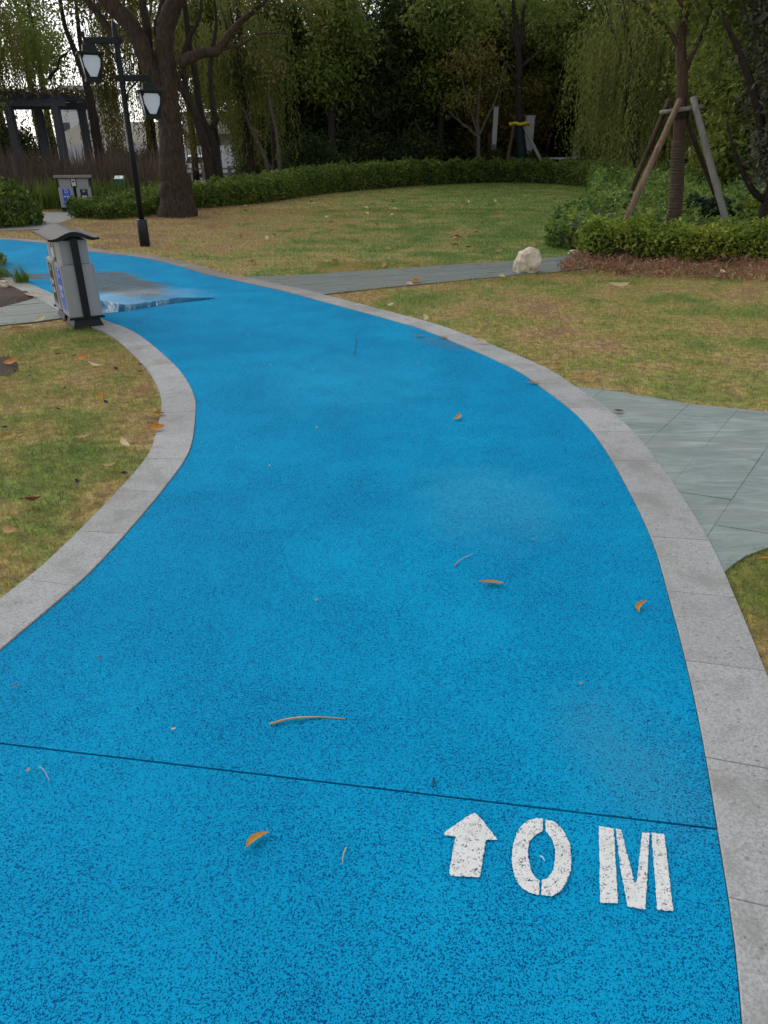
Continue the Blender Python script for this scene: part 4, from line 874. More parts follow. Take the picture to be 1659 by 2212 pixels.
li = proto('leafy_tree', lab_li, 9.6, 2.4, 20, 1000, 13, .21, .45, LEAF_LIME, BARK_DARK, 31, 3.2, G2)
li.location = (2.9, 42.2, 0)
li['label'] = 'yellow green leafy tree left of the small bare tree, before the dark grove'
for x, y, s_, lb in ((5.4, 46, 1.0, 'yellow green leafy tree behind the small bare tree'), (-5.6, 41.5, .98, 'yellow green leafy tree at the left end of the dark grove'), (-8.3, 40, .95, 'yellow green leafy tree seen past the V-forked trunk'), (9.0, 44.5, .98, 'yellow green leafy tree right of the strapped tree'),
                     (-2.6, 40, 1.0, 'yellow green leafy tree above the pale saplings'), (7.2, 46.5, 1.05, 'yellow green leafy tree straight behind the strapped tree'), (11.6, 44, 1.05, 'yellow green leafy tree behind the bushy willow')):
    dup(li, (x, y, float(drop(y))), rng.uniform(0, 6.28), s_, lb, G2)
G3 = 'mid green trees on the right behind the willow'
lab_mi = 'mid green leafy tree directly behind the bushy willow'
mi_ = proto('leafy_tree', lab_mi, 8.6, 2.6, 20, 1150, 14, .24, .45, LEAF_MID, BARK_DARK, 41, 1.0, G3)
mi_.location = (11.0, 39.5, 0)
for x, y, s_, lb in ((14.6, 37, 1.0, 'mid green leafy tree above the right prop pole'), (11.3, 34.5, .85, 'mid green leafy tree between the two willows'), (17, 40, 1.05, 'mid green leafy tree high at the right, behind the dusky tree'), (14.2, 25.5, .8, 'mid green leafy tree between the roped trunk and the dusky tree'), (9.2, 21.5, .66, 'small mid green tree leaning over the left prop poles')):
    dup(mi_, (x, y, 0), rng.uniform(0, 6.28), s_, lb, G3)
au = proto('maple_tree', 'small orange brown autumn tree behind the strapped trunk', 5.2, 1.9, 12, 520, 12, .17, .45, LEAF_AUTUMN, BARK_DARK, 51, 1.6); au.location = (7.2, 44, 0)
au2 = dup(au, (5.3, 44.6, 0), 2, .85, 'smaller orange brown autumn tree right of the dark grove')
G4 = 'thin leaved trees in the top left'
lab_tl = 'thin tree with sparse yellowing leaves and sky showing through, top left'
tl = proto('sparse_tree', lab_tl, 10.5, 2.6, 16, 420, 12, .16, .45, LEAF_LIME, BARK_DARK, 61, 4.6, G4); tl.location = (-21.5, 42, 0)
for x, y, s_ in ((-16.8, 41, .9), (-10.2, 43, .95), (-25, 44, 1.0), (-19.5, 46, 1.05)): dup(tl, (x, y, float(drop(y))), rng.uniform(0, 6.28), s_, lab_tl, G4)
G5 = 'low shrubs among the far trunks'
lab_us = 'low dark shrub filling the gaps among the far trunks'
us = proto('shrub', lab_us, 2.2, 1.5, 9, 420, 12, .15, .45, LEAF_DARK, BARK_DARK, 71, .1, G5); us['category'] = 'shrub'; us.location = (-3.6, 37.5, 0)
for x, y, s_ in ((-.8, 40, 1), (1.8, 40.5, 1.05), (5.804-.15, 41.3, .74), (7.612+.1, 41.5, .66), (10.6, 41, .6), (6.8, 46, 1.2), (12.5, 43, 1.1), (15, 33, .9), (-6.3, 36, .62), (12, 26, .8), (-10, 34, .7), (-17.2, 33, .85), (-19.4, 32, .9), (-14.9, 31.5, .62), (-16.0, 35, 1.1), (-21, 36, 1.3), (-18.3, 38, 1.3), (-12.3, 37, .75), (17, 28, 1.0)): dup(us, (x, y, 0), rng.uniform(0, 6.28), s_, lab_us, G5)
wl = crown_mesh('far_wood', [(x, 66+4*math.sin(x), 2.8, 4, 3, 3.6+1.5*math.sin(x*1.7)) for x in range(-4, 62, 4)], 5200, 8, .5, .42, .5, LEAF_DARK, .3)
tag(obj('far_wood', wl), 'far dark wood reading as one mass behind the grove', 'wood', kind='stuff')

# ------------------------------------------------------------------ hedges, shrub bed, ground cover, grasses
def bed(name, label, poly, hf, n, size, aspect, m, cat, group=None, kind=None, core=.86, clump=.10, flat=.2, side=.35, inset=.13):
    """Clipped planting over a footprint: leaves on its top and flanks, twigs inside."""
    P2 = np.array(poly); lo, hi = P2.min(0), P2.max(0); org = np.array([P2[:, 0].mean(), P2[:, 1].mean()])
    t = empty(name, (float(org[0]), float(org[1]), 0), 0, label, cat, group, kind)
    k = int(n*(1-side)*2.2*((hi-lo).prod()/max(.01, abs(area(poly))))); x = rng.uniform(lo[0], hi[0], k); y = rng.uniform(lo[1], hi[1], k); ok = inpoly(x, y, poly); x, y = x[ok][:int(n*(1-side))], y[ok][:int(n*(1-side))]
    bumps = lambda x, y: 1 + clump*2*(nz(x, y, 7, 3)-.5) + clump*1.4*(nz(x, y, 19, 4)-.5)
    z = hf(x, y)*bumps(x, y) - np.abs(rng.normal(size=len(x)))*.05; top = np.stack([x, y, z], 1)
    e = np.roll(P2, -1, 0)-P2; el = np.linalg.norm(e, axis=1); idx = rng.choice(len(P2), int(n*side), p=el/el.sum()); u = rng.random(len(idx))[:, None]
    q = P2[idx]+e[idx]*u; nn = np.stack([e[idx][:, 1], -e[idx][:, 0]], 1)/el[idx][:, None]*(1 if area(poly) > 0 else -1)
    zz = rng.random(len(idx))**.8; q = q + nn*(np.abs(rng.normal(size=(len(idx), 1)))*.04-.05+(.10*np.sin(zz*3.1))[:, None]*(nz(q[:, 0], q[:, 1], 8, 5)[:, None]))
    sidep = np.stack([q[:, 0], q[:, 1], zz*hf(q[:, 0], q[:, 1])*bumps(q[:, 0], q[:, 1])], 1)
    c = np.concatenate([top, sidep]) + rng.normal(size=(len(top)+len(sidep), 3))*np.array([.02, .02, .025]); c[:, :2] -= org
    v, f = leaf_quads(c, size, aspect, -.25, flat); obj('foliage', np_mesh('foliage', v, f, m), t)
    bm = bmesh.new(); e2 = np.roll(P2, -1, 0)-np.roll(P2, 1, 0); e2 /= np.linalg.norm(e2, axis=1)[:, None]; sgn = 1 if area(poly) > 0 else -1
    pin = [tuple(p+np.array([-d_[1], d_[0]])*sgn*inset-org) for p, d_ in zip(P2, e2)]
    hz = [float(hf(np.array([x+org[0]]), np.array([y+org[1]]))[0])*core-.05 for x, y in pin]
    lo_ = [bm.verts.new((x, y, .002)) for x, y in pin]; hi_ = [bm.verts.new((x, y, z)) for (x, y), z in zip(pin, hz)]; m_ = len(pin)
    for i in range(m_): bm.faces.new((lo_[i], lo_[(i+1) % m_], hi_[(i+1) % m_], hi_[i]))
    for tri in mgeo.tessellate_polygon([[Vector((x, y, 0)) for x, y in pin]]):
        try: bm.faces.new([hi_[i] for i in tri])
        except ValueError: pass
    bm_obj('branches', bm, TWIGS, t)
    return t
def strip(front, depth):
    f = np.array(front); t = np.gradient(f, axis=0); t /= np.linalg.norm(t, axis=1)[:, None]; nrm = np.stack([-t[:, 1], t[:, 0]], 1)
    return [tuple(p) for p in f] + [tuple(p) for p in (f+nrm*depth)[::-1]]
HF = [(-6.684, 18.658), (-6.474, 19.041), (-6.121, 19.305), (-5.915, 20.434), (-5.377, 22.037), (-4.67, 23.12), (-3.892, 24.312), (-3.142, 26.586), (-2.243, 29.314), (-1.201, 31.571), (0.01, 33.402), (1.827, 36.343), (3.831, 38.263), (5.662, 39.299), (7.295, 38.774), (8.333, 37.279), (8.865, 34.194), (8.844, 29.926)]
hh = lambda x, y: np.interp(np.asarray(y), [18.3, 19.3, 22, 25, 30, 34, 39], [.26, .40, .55, .66, .80, .90, .92])
segs = [HF[0:5], HF[4:10], HF[9:]]
hl = ['near end of the long clipped hedge between the far bin and the big tree', 'middle run of the long clipped hedge right of the big tree', 'far curved run of the long hedge closing the back of the lawn']
for sg, lb, n_, sz in zip(segs, hl, (16000, 30000, 42000), (.066, .085, .105)):
    fs = spline(sg, 3); bed('hedge', lb, strip(fs, 1.25), hh, n_, sz, .5, LEAF_HEDGE, 'hedge', 'runs of the long clipped hedge', clump=.17, side=.5)
SB = [(2.9, 13.5), (3.05, 13.0), (3.35, 12.65), (3.9, 12.3), (5, 12.25), (7, 12.2), (10, 12.3), (12, 13), (13, 22), (12.6, 31), (9.6, 33.5), (8.6, 33), (8.0, 30.5), (6.7, 25), (5.3, 19.5), (4.2, 16.4), (3.3, 14.6)]
sh = lambda x, y: np.interp(np.asarray(y), [12.2, 13, 15, 20, 26, 33], [.40, .46, .55, .66, .78, .90]) - .10*np.exp(-((np.asarray(x)-5.5)**2/1.6+(np.asarray(y)-13.2)**2/.5))
bed('shrub_bed', 'wide bed of clipped green shrubs around the roped trunk', SB, sh, 62000, .095, .5, LEAF_SHRUB, 'shrubs', clump=.28, side=.2)
FH = spline([(3.081, 11.887), (3.374, 11.678), (4.025, 11.476), (4.902, 11.377), (5.736, 11.232)] + [(7.4, 11.05), (9, 10.9)], 3)
bed('hedge', 'low yellow green hedge in front of the shrub bed at the right edge', strip(FH, .95), lambda x, y: np.full(np.shape(x), .465)-.14*np.clip((3.9-np.asarray(x))/.9, 0, 1)**2+.05*np.sin(np.asarray(x)*2.3), 25000, .062, .5, LEAF_HEDGE_FRONT, 'hedge', clump=.2, side=.42)
def disc(cx, cy, rx, ry, n=18): return [(cx+math.cos(i*6.283/n)*rx, cy+math.sin(i*6.283/n)*ry) for i in range(n)]
def dome(cx, cy, rx, ry, h): return lambda x, y: h*np.sqrt(np.clip(1-.92*(((np.asarray(x)-cx)/rx)**2+((np.asarray(y)-cy)/ry)**2), .12, 1))
for nm, lb, cx, cy, rx, ry, h, n_, sz, m in (
    ('bush', 'round dark green bush at the left edge above the blue path', -8.75, 17.3, 1.0, .9, .92, 7000, .075, LEAF_HEDGE),
    ('bush', 'bright yellow green bush behind the right prop pole', 7.35, 15.0, .55, .5, .80, 2200, .07, LEAF_BRIGHT),
    ('bush', 'deep green broadleaf bush to the right of the roped trunk', 6.2, 14.6, .75, .55, .68, 3200, .085, LEAF_TEAL),
    ('bush', 'deep green bush under the drooping tree at the right edge', 7.3, 13.4, .75, .6, .62, 3200, .08, LEAF_TEAL),
    ('bush', 'small leafy bush at the left edge beside the mulch bed', -6.05, 11.0, .42, .4, .42, 1800, .06, LEAF_MID)):
    bed(nm, lb, disc(cx, cy, rx, ry), dome(cx, cy, rx, ry, h), n_, sz, .55, m, 'bush', clump=.18, side=.4, inset=.1*rx/.5)
rc = bed('ground_cover', 'reddish brown low ground cover along the foot of the front hedge', RED_POLY[::-1] if area(RED_POLY) < 0 else RED_POLY, lambda x, y: (.035+.09*nz(np.asarray(x), np.asarray(y), 5, 2)), 12000, .065, .24, LEAF_RED, 'ground cover', kind='stuff', core=.4, clump=.5, flat=0, side=.12, inset=.12)
def fan_blades(n, poly, h, w, m, name, label, lean=.5, hvar=.3, loc=(0, 0)):
    P2 = np.array(poly); lo, hi = P2.min(0), P2.max(0); x = rng.uniform(lo[0], hi[0], n*3); y = rng.uniform(lo[1], hi[1], n*3); ok = inpoly(x, y, poly); x, y = x[ok][:n], y[ok][:n]; n = len(x)
    a = rng.uniform(0, 6.283, n); L = h*(1+hvar*rng.normal(size=n)).clip(.4, 1.6); ln = lean*np.abs(rng.normal(size=n)); b = a+1.57; Vs = []
    for t, ww in ((0, 1), (.45, .8), (.8, .5), (1, .08)):
        px = x+np.cos(a)*ln*L*t*t; py = y+np.sin(a)*ln*L*t*t; pz = L*(t-.25*ln*t*t)
        for s_ in (-1, 1): Vs.append(np.stack([px+s_*np.cos(b)*w*ww, py+s_*np.sin(b)*w*ww, pz], 1))
    V = np.stack(Vs, 1).reshape(-1, 3); o = np.arange(n)[:, None]*8; F_ = np.concatenate([o+np.array([[0, 1, 3, 2]]), o+np.array([[2, 3, 5, 4]]), o+np.array([[4, 5, 7, 6]])])
    return np_mesh(name, V, F_, m)
PG = [(-18.5, 23.2), (-9.8, 23.0), (-7.2, 24.0), (-6.4, 26.5), (-9, 29), (-18.5, 28)]
tag(obj('pink_grass', fan_blades(12000, PG, 1.18, .010, PINK, 'pink_grass', '', .45)), 'tall reddish pink ornamental grass behind the far bin', 'ornamental grass', kind='stuff')
PG2 = [(-18, 21.0), (-9.4, 21.6), (-6.6, 22.6), (-6.4, 23.8), (-9.8, 22.9), (-18, 22.9)]
tag(obj('green_grass', fan_blades(5000, PG2, .62, .012, LEAF_HEDGE, 'green_grass', '', .5)), 'knee high dark green grass fringe before the pink grass', 'ornamental grass', kind='stuff')
for cx, cy, r_, lb in ((-4.646, 9.546, .09, 'spiky green grass tuft in the mulch left of the near bin'), (-5.093, 9.989, .12, 'spiky green tuft at the picture edge beside the blue path')):
    me = fan_blades(110, disc(0, 0, r_, r_, 10), .17, .0045, TUFT, 'foliage', '', .9); t = empty('grass_tuft', (cx, cy, .02), 0, lb, 'plant'); obj('foliage', me, t)

# ------------------------------------------------------------------ rocks
def rock(nm, loc, r, label, seed, m=LIMESTONE, holes=()):
    bm = bmesh.new(); bmesh.ops.create_icosphere(bm, subdivisions=5, radius=1); off = Vector((seed*7.3, seed*3.1, seed*1.7))
    for v in bm.verts:
        d = v.co.normalized(); k = 1 + .24*mnoise.noise(d*1.3+off) + .08*mnoise.noise(d*2.6+off) + .014*mnoise.noise(d*8+off)
        box_ = 1/max(abs(d.x), abs(d.y), abs(d.z))**.45; k *= .86*box_
        for hx, hy, hz, hr, hd in holes:
            g = (d-Vector((hx, hy, hz)).normalized()).length; k -= hd*math.exp(-(g/hr)**2)
        p = d*k; v.co = Vector((p.x*r[0], p.y*r[1], max(-.5, p.z)*r[2]))
    return tag(bm_obj(nm, bm, m, smooth=True, loc=loc), label, 'rock')
rk = (1.994, 10.305)
rock('garden_rock', (rk[0], rk[1]+.12, .115), (.215, .18, .25), 'cream limestone boulder standing on the slate path edge', 1.4, holes=((.75, -.55, -.45, .35, .42), (.12, -.95, -.35, .09, .25), (-.25, -.9, -.55, .06, .18), (-.5, -.5, .6, .4, .15), (.2, -.7, .35, .45, .16)))
rock('pebble', (3.096, 12.384, .02), (.10, .07, .05), 'small tan stone at the left foot of the front hedge', 2.2)
rock('pebble', (-4.717, 9.205, .04), (.07, .06, .06), 'round tan stone in the mulch bed at the left edge', 3.3)

# ------------------------------------------------------------------ fallen leaves and twigs
def leaf_mesh(name, L, w, curl, bend, m, lift=.006, seg=8):
    """A lance-shaped leaf, cupped along its midrib, curled end to end and bent sideways."""
    V, Fq = [], []
    for i in range(seg+1):
        t = i/seg; u = (t-.5)*L; prof = w*.5*(math.sin(math.pi*min(1, t*.92+.04))**.8); yy = bend*L*(4*(t-.5)**2); zc = lift + curl*L*(4*(t-.5)**2)*.5
        V += [(u, yy-prof, zc+prof*.55), (u, yy, zc), (u, yy+prof, zc+prof*.45)]
    for i in range(seg):
        a = i*3; Fq += [(a, a+3, a+4, a+1), (a+1, a+4, a+5, a+2)]
    V += [(-.5*L-.14*L, bend*L*1.3, lift+curl*L*.5), (-.5*L, bend*L+w*.02, lift+curl*L*.5+.001)]; k = len(V)
    Fq.append((0, 2, k-2, k-1)); return np_mesh(name, V, Fq, m, smooth=True)
LM = {}
def fallen(px, L, w, ang, m, label, group=None, z=.016, curl=.12, bend=.1):
    key = (round(L, 3), round(w, 3), m.name, round(curl, 2), round(bend, 2))
    if key not in LM: LM[key] = leaf_mesh('fallen_leaf', L, w, curl, bend, m)
    o = obj('fallen_leaf', LM[key], loc=(px[0], px[1], z)); o.scale = (1.12, 1.2, 1.1); tl = random.choice((-1, 1, 1))*random.uniform(14, 34) if .019 < z < .04 else random.uniform(-8, 8)
    o.rotation_euler = (Matrix.Rotation(R(tl), 3, 'X') @ Matrix.Rotation(R(ang), 3, 'Z') @ Matrix.Rotation(R(random.uniform(-6, 6)), 3, 'Y')).to_euler(); o.location.z += .25*w*abs(math.sin(R(tl))); return tag(o, label, 'leaf', group)
FL = 'fallen leaves on the blue path'
for q, L, w, ang, m, lb, cv, bd in (
    ((0.418, 2.396), .088, .021, 2, FALL_ORANGE, 'long orange leaf lying level in the middle of the blue path', .18, -.16),
    ((0.952, 2.236), .066, .017, 52, FALL_ORANGE, 'curved orange leaf near the right kerb of the blue path', .2, -.2),
    ((-0.321, 1.219), .062, .018, 48, FALL_ORANGE, 'curved orange leaf below the path joint, left of the arrow', .2, -.18),
    ((0.47, 4.331), .085, .028, 62, FALL_TAN, 'tan leaf pointing up the path, midway along its bend', .2, .1),
    ((0.318, 6.539), .085, .03, 5, FALL_ORANGE, 'orange leaf on blue rubber, left one of two by the far kerb', .15, .05),
    ((0.534, 6.487), .085, .03, 25, FALL_ORANGE, 'orange leaf touching the far right kerb edge', .15, .08),
    ((1.092, 5.098), .075, .028, 0, FALL_ORANGE, 'orange leaf on the kerb edge before the slab terrace', .15, .05)):
    fallen(q, L, w, ang, m, lb, FL, .0165, cv, bd)
fallen((1.524, 4.455), .055, .032, -20, FALL_RED, 'dark red leaf on the slate slabs', None, .018)
fallen((1.499, 5.156), .12, .035, 0, FALL_TAN, 'tan leaf on grass at the tip of the slab terrace', None, .03)
fallen((1.57, 2.539), .085, .028, 40, FALL_ORANGE, 'orange leaf on the small grass corner at the right edge', None, .035)
fallen((2.889, 9.106), .22, .06, 0, FALL_PALE, 'large pale leaf on the right lawn below the front hedge', None, .035)
fallen((4.497, 9.912), .16, .06, 80, FALL_PALE, 'pale upright leaf against the reddish ground cover', None, .06, .4)
GL = 'yellow leaves on the left lawn'
for q, L, w, ang, m, lb in (
    ((-2.265, 5.537), .11, .024, -18, FALL_PALE, 'slim pale leaf in the upper middle of the left lawn'), ((-1.497, 3.867), .085, .03, -48, FALL_PALE, 'cream curled leaf on the left lawn near the kerb'),
    ((-2.439, 5.735), .08, .05, 10, FALL_ORANGE, 'broad orange leaf below the near bin on the left lawn'), ((-1.941, 4.746), .06, .03, -75, FALL_ORANGE, 'small orange leaf upright in the centre of the left lawn'),
    ((-1.446, 4.39), .07, .035, 5, FALL_ORANGE, 'orange leaf touching the left kerb, the upper of two'), ((-1.383, 4.125), .085, .045, 10, FALL_ORANGE, 'orange leaf touching the left kerb, the lower of two'),
    ((-2.257, 3.997), .085, .032, 0, FALL_TAN, 'tan leaf at the left edge of the picture on grass'), ((-2.947, 5.605), .10, .055, 20, FALL_ORANGE, 'orange leaf on the dark mulch patch in the left lawn'),
    ((-1.764, 3.975), .085, .02, 14, FALL_TAN, 'thin tan leaf right of the cream leaf on the left lawn'), ((-1.472, 3.547), .07, .018, 6, FALL_TAN, 'tan sliver of leaf low on the left lawn'),
    ((-3.44, 6.816), .13, .05, 20, FALL_TAN, 'tan leaf at the edge of the wet slate path'), ((-2.793, 6.053), .12, .03, 8, FALL_TAN, 'tan leaf lying flat below the slate path'),
    ((-4.039, 8.506), .16, .06, 10, FALL_PALE, 'pale leaf on the mulch bed behind the near bin'), ((-3.395, 7.194), .10, .06, 60, FALL_PALE, 'small pale leaf where the slate path meets the left lawn'),
    ((-1.664, 2.808), .07, .03, -15, FALL_TAN, 'tan leaf low at the left edge of the lawn')):
    fallen(q, L, w, ang, m, lb, GL, .020 if 'touching' in lb else .026)
for q in [(-2.423, 4.838), (-2.246, 4.895), (-1.848, 4.595), (-1.707, 4.582), (-2.29, 4.114), (-2.163, 4.01), (-1.552, 3.318), (-1.752, 3.111), (-2.729, 5.446), (-2.68, 5.851), (-2.634, 5.219), (-1.346, 3.425), (-2.524, 5.793), (-2.052, 5.412), (-1.849, 5.327), (-1.912, 5.534), (-2.108, 4.445)]:
    fallen(q, .042, .019, random.uniform(0, 180), FALL_BROWN, 'small dark withered leaf lying on the left lawn', 'dark withered leaves on the left lawn', .03, .3, .1)
fallen((-1.68, 3.085), .09, .07, 80, FALL_RED, 'broad maroon leaf near the bottom of the left lawn', None, .03, .3)
for q in [(0.073, 7.918), (0.418, 7.263), (1.36, 9.432), (1.56, 9.887), (0.683, 8.857), (0.535, 8.484), (-0.056, 8.413), (1.658, 6.554), (1.362, 5.526), (0.858, 6.277), (0.417, 9.555), (0.319, 9.294)]:
    fallen(q, .085, .04, random.uniform(0, 180), random.choice([FALL_PALE, FALL_TAN, FALL_TAN]), 'small pale fallen leaf on the right lawn', 'small leaves on the right lawn', .03)
for i in range(46):
    y = random.uniform(10.5, 27); x = random.uniform(-.22*y, .16*y)
    if inpoly(np.array([x]), np.array([y]), path_all)[0] or inpoly(np.array([x]), np.array([y]), PATHM)[0]: continue
    fallen((x, y), .12, .06, random.uniform(0, 180), random.choice([FALL_PALE, FALL_TAN, FALL_TAN, FALL_RED]), 'tiny fallen leaf on the far lawn', 'tiny leaves scattered on the far lawn', .035)
for q, m in (((0.426, 11.046), FALL_PALE), ((-0.003, 10.907), FALL_TAN), ((0.416, 9.538), FALL_ORANGE)): fallen(q, .13, .06, random.uniform(0, 90), m, 'fallen leaf on the slate strip path', 'leaves on the slate strip path', .02)
for i in range(34):
    y = random.uniform(1.0, 7.5); x = random.uniform(-1.6, 1.1)
    if not inpoly(np.array([x]), np.array([y]), path_poly)[0]: continue
    L = random.uniform(.008, .018); fallen((x, y), round(L, 3), round(L*.6, 3), random.uniform(0, 180), random.choice([FALL_RED, FALL_TAN, FALL_PALE, FALL_BROWN]), 'tiny crumb of dry leaf on the blue path', 'leaf crumbs on the blue path', .014)
def twig(pts, r, m, label, zz=.017):
    q = [(p[0], p[1], zz + .004*math.sin(i*1.3)) for i, p in enumerate(pts)]; me = tube_mesh('twig', q, [r, r*.85, r*.45], m, 6, .15, 1, 6); return tag(obj('twig', me), label, 'twig', 'twigs on the blue path')
twig([(-0.341, 1.623), (-0.292, 1.639), (-0.244, 1.649), (-0.181, 1.655), (-0.116, 1.649)], .0034, TWIG, 'long straw coloured stalk lying above the path joint')
twig([(-0.958, 1.459), (-0.932, 1.436), (-0.907, 1.404)], .0014, TWIG_PALE, 'short pale twig below the left part of the joint')
twig([(-0.093, 1.2), (-0.099, 1.172), (-0.1, 1.152)], .0016, TWIG, 'short straw twig left of the painted arrow')
twig([(0.135, 1.418), (0.136, 1.399), (0.13, 1.382)], .0026, TWIG_DARK, 'small dark twig just above the path joint')
twig([(0.287, 2.532), (0.327, 2.584), (0.378, 2.63)], .0018, TWIG_PALE, 'thin grey twig lying above the long orange leaf')
twig([(0.379, 1.175), (0.383, 1.169), (0.387, 1.159)], .0012, WHITE_PRINT, 'tiny white twig inside the painted zero', .018)
twig([(-0.249, 5.921), (-0.243, 6.316), (-0.27, 6.722)], .0022, TWIG_DARK, 'thin dark stalk far up the middle of the path')

# ------------------------------------------------------------------ green box behind the hedge, pergola, columns, railings
gb = empty('marker_box', (-7.72, 23, 0), R(10), 'small green post box with a white top behind the hedge', 'marker box')
bm = bmesh.new(); add_box(bm, -.17, .17, -.12, .12, 0, .75, bevel=.01); bm_obj('body', bm, GREEN_BOX, gb)
bm = bmesh.new(); vs = [bm.verts.new(p) for p in ((-.11, -.10, .752), (.13, -.10, .752), (.13, .10, .83), (-.11, .10, .83), (-.11, .10, .752), (.13, .10, .752))]
for q in ((0, 1, 2, 3), (3, 2, 5, 4), (0, 3, 4), (1, 5, 2), (0, 4, 5, 1)): bm.faces.new([vs[i] for i in q])
bm_obj('plate', bm, WHITE_PRINT, gb)
pg = empty('pergola', (-11.2, 26, 0), 0, 'grey timber pergola topped with dry vine at the left edge', 'pergola')
for x, y in ((-.66, 0), (.82, 0), (-.66, 2.2), (.82, 2.2), (-3.2, 0), (-3.2, 2.2)): box_obj('post', (x-.11, x+.11, y-.11, y+.11, 0, 2.72), PERGOLA_GREY, pg, .01)
for y in (0, 2.2): box_obj('beam', (-4.4, 1.15, y-.08, y+.08, 2.721, 2.93), PERGOLA_GREY, pg, .01)
for i in range(13): x = -4.2+i*.43; box_obj('rafter', (x-.035, x+.035, -.45, 2.65, 2.931, 3.05), PERGOLA_GREY, pg, .006)
c = np.stack([rng.uniform(-4.5, 1.2, 3600), rng.uniform(-.5, 2.7, 3600), 3.06+np.abs(rng.normal(size=3600))*.10], 1); v, f = leaf_quads(c, .12, .4, .3); obj('vine', np_mesh('vine', v, f, VINE), pg)
def column(px, w, label, Y=42.6):
    bm = bmesh.new(); z0 = float(drop(Y)); add_box(bm, -w/2, w/2, -w/2, w/2, 0, px[2]-z0, bevel=.015); add_box(bm, -w/2-.02, w/2+.02, -w/2-.02, w/2+.02, px[2]-z0+.001, px[2]-z0+.06); tag(bm_obj('white_column', bm, PALE_WALL, loc=(px[0], Y, z0)), label, 'column')
column((5.804, 42.6, 3.384), .24, 'white column just right of the reddish stump'); column((7.612, 42.6, 2.988), .42, 'wider white column right of the strapped tree')
column((10.207, 42.6, 2.099), .3, 'pale column low behind the bushy willow')
rl = empty('railing', (8.6, 42.2, 0), 0, 'low white railing behind the strapped tree', 'railing')
box_obj('rail', (-2.3, 3.6, -.04, .04, 1.02, 1.11), PLASTER, rl); box_obj('rail', (-2.3, 3.6, -.03, .03, .70, .75), PLASTER, rl)
for x in (-2.1, -.7, .7, 2.1, 3.4): box_obj('rail_post', (x-.05, x+.05, -.03, .03, 0, 1.019), PLASTER, rl)
rd = -.45
rf = empty('guard_rail', (-12.0, 54, rd), 0, 'grey concrete post and rail barrier before the white car', 'barrier')
for i in range(12): x = -9+i*1.75; box_obj('barrier_post', (x-.12, x+.12, -.12, .12, 0, .92), CONCRETE, rf, .015)
for z in (.40, .70): box_obj('rail', (-9.3, 10.6, -.05, .05, z, z+.11), CONCRETE, rf, .01)

# ------------------------------------------------------------------ road, car, hoarding, buildings
bm = bmesh.new(); prism(bm, [(-60, 56), (60, 56), (60, 65), (-60, 65)], rd-.05, rd+.01); tag(bm_obj('road', bm, ROAD), 'grey road beyond the park barrier', kind='structure')
def car(loc, rz, label):
    t = empty('parked_car', loc, rz, label, 'car'); L, Wd = 4.2, 1.72      # rear faces -y
    prof = [(-2.1, .30), (-2.12, .62), (-2.05, .92), (-1.70, 1.42), (-1.2, 1.50), (-.2, 1.49), (.75, .98), (1.75, .86), (2.08, .62), (2.1, .30)]
    bm = bmesh.new(); rows = []
    for x, s_ in ((-.86, .0), (-.80, 1), (.80, 1), (.86, .0)): rows.append([bm.verts.new((x*(1-.10*max(0, (z-.92))), y*(1 if s_ else .985), z if s_ else .3+(z-.3)*.96)) for y, z in prof])
    n = len(prof)
    for i in range(3):
        for k in range(n): bm.faces.new((rows[i][k], rows[i][(k+1) % n], rows[i+1][(k+1) % n], rows[i+1][k]))
    bm.faces.new(rows[0]); bm.faces.new(rows[-1][::-1]); bm_obj('body', bm, CARPAINT, t)
    def quad(nm, pts, m): bm = bmesh.new(); r = bmesh.ops.extrude_face_region(bm, geom=[bm.faces.new([bm.verts.new(p) for p in pts])]); bm_obj(nm, bm, m, t)
    quad('rear_window', [(-.66, -2.055, .97), (.66, -2.055, .97), (.56, -1.76, 1.38), (-.56, -1.76, 1.38)], DARKGLASS)
    for sx in (-1, 1):
        quad('side_window', [(sx*.872, -1.6, .97), (sx*.872, .6, .97), (sx*.835, -.1, 1.40), (sx*.835, -1.3, 1.40)], DARKGLASS)
        box_obj('tail_light', (sx*.68-.17, sx*.68+.17, -2.135, -2.06, .70, .90), TAIL_RED, t, .02)
        for y in (-1.35, 1.3):
            bm = bmesh.new(); bmesh.ops.create_cone(bm, cap_ends=True, segments=18, radius1=.31, radius2=.31, depth=.2, matrix=Matrix.Translation((sx*.78, y, .31)) @ Matrix.Rotation(math.pi/2, 4, 'Y')); w_ = bm_obj('wheel', bm, RUBBER_TYRE, t)
            bm = bmesh.new(); bmesh.ops.create_cone(bm, cap_ends=True, segments=14, radius1=.19, radius2=.19, depth=.02, matrix=Matrix.Translation((sx*.885, y, .31)) @ Matrix.Rotation(math.pi/2, 4, 'Y')); bm_obj('rim', bm, STEEL, w_)
    box_obj('bumper', (-.84, .84, -2.17, -2.09, .34, .58), CARPAINT, t, .03); box_obj('number_plate', (-.24, .24, -2.19, -2.172, .42, .54), BLUE_STICKER, t, .004)
car((-14.06, 62, rd+.012), R(-6), 'white car seen from behind between the tree trunks')
car((2.2, 61, rd+.012), R(-80), 'white car almost hidden behind the dark grove')
hb = empty('site_hoarding', (-14, 68, rd), 0, 'white panelled hoarding wall behind the white car', 'hoarding')
for i in range(13): x = -18+i*2.5; box_obj('wall_panel', (x+.01, x+2.49, -.04, .04, 0, 2.15+.03*((i*7) % 3)), PLASTER, hb, .01)
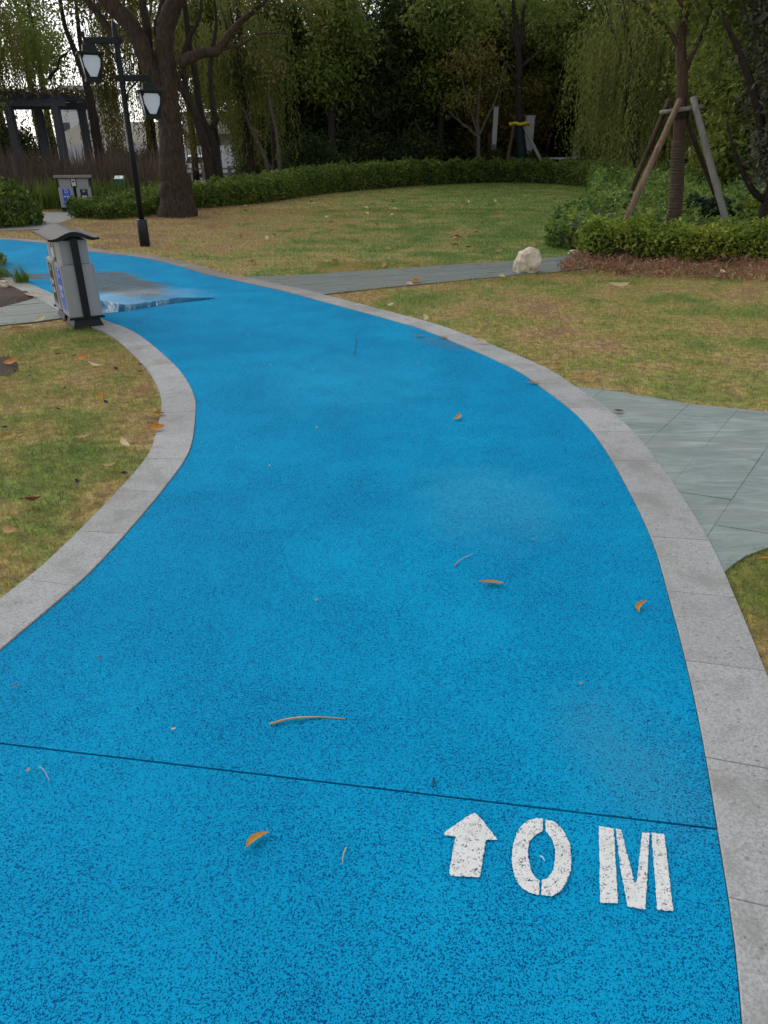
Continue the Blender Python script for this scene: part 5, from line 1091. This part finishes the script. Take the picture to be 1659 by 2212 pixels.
# white house with gable and windows, far left
bA = empty('white_house', (-32, 90, rd), 0, 'white house with a grey gable and small windows at the left', 'building')
zA = -rd
box_obj('wall', (-4.4, .9, 0, 8, 0, 5.1+zA), PLASTER, bA, .02); box_obj('upper_wall', (-3.9, .4, 1, 8, 5.102+zA, 6.4+zA), GREYWALL, bA, .02)
bm = bmesh.new(); prism(bm, [(-3.2, 6.41+zA), (.6, 6.41+zA), (.6, 7.2+zA), (-.2, 7.15+zA)], 1.2, 7.8)
for v in bm.verts: v.co = Vector((v.co.x, v.co.z, v.co.y))
bm_obj('gable', bm, GREYWALL, bA); box_obj('roof', (-3.4, 1.0, .5, 9, 7.21+zA, 7.62+zA), GREYWALL, bA, .02)
for px in ((-3.05, 3.1), (-1.15, 3.1)):
    box_obj('window', (px[0]-.36, px[0]+.36, -.03, .005, px[1]+zA, px[1]+.95+zA), DARKGLASS, bA, .01)
    box_obj('sill', (px[0]-.42, px[0]+.42, -.08, .0, px[1]+zA-.06, px[1]+zA-.002), PLASTER, bA, .01)
bm = bmesh.new(); add_box(bm, -1.6, -1.25, -.2, .0, 5.1+zA, 6.0+zA); bm_obj('vent_pipe', bm, METAL_DARK, bA)
bB = empty('low_house', (-30, 80, rd), 0, 'low building with a sloping beige roof before the white house', 'building')
bm = bmesh.new(); vs = [bm.verts.new(p) for p in ((-6, 0, 1.5), (9, 0, 1.5), (9, 4, 4.4), (-1, 4, 4.4), (-6, 4, 2.2))]; bm.faces.new(vs[:5]); ext = bmesh.ops.extrude_face_region(bm, geom=list(bm.faces))
for v in [g for g in ext['geom'] if isinstance(g, bmesh.types.BMVert)]: v.co.z -= .15
bm_obj('roof', bm, BEIGEROOF, bB); box_obj('wall', (-5.8, 8.8, .3, 3.8, 0, 1.34), PLASTER, bB, .02)
bC = empty('grey_block', (-18, 95, rd), 0, 'plain grey concrete block seen through the V-forked tree', 'building')
box_obj('wall', (-5.5, 4.5, 0, 9, 0, 5.0+zA), GREYWALL, bC, .02); box_obj('parapet', (-5.6, 4.6, -.1, 9.1, 5.002+zA, 5.26+zA), CONCRETE, bC, .02)
for i in range(4): x = -4.2+i*2.5; box_obj('window', (x-.5, x+.5, -.03, .005, 1.2+zA, 2.5+zA), DARKGLASS, bC, .01)
box_obj('lower_roof', (-6, 5, -2.5, -.12, 3.0+zA, 3.25+zA), BEIGEROOF, bC, .02)
bD = empty('red_hoarding', (-37.5, 66, rd), 0, 'red and cream site hoarding at the far left edge', 'hoarding')
for i in range(4): box_obj('wall_panel', (i*2.0, i*2.0+1.98, 0, .06, 0, 3.3), simple('faded_red_panel', (.24, .05, .045), .7, 0, .2, 2) if i else PLASTER, bD, .01)
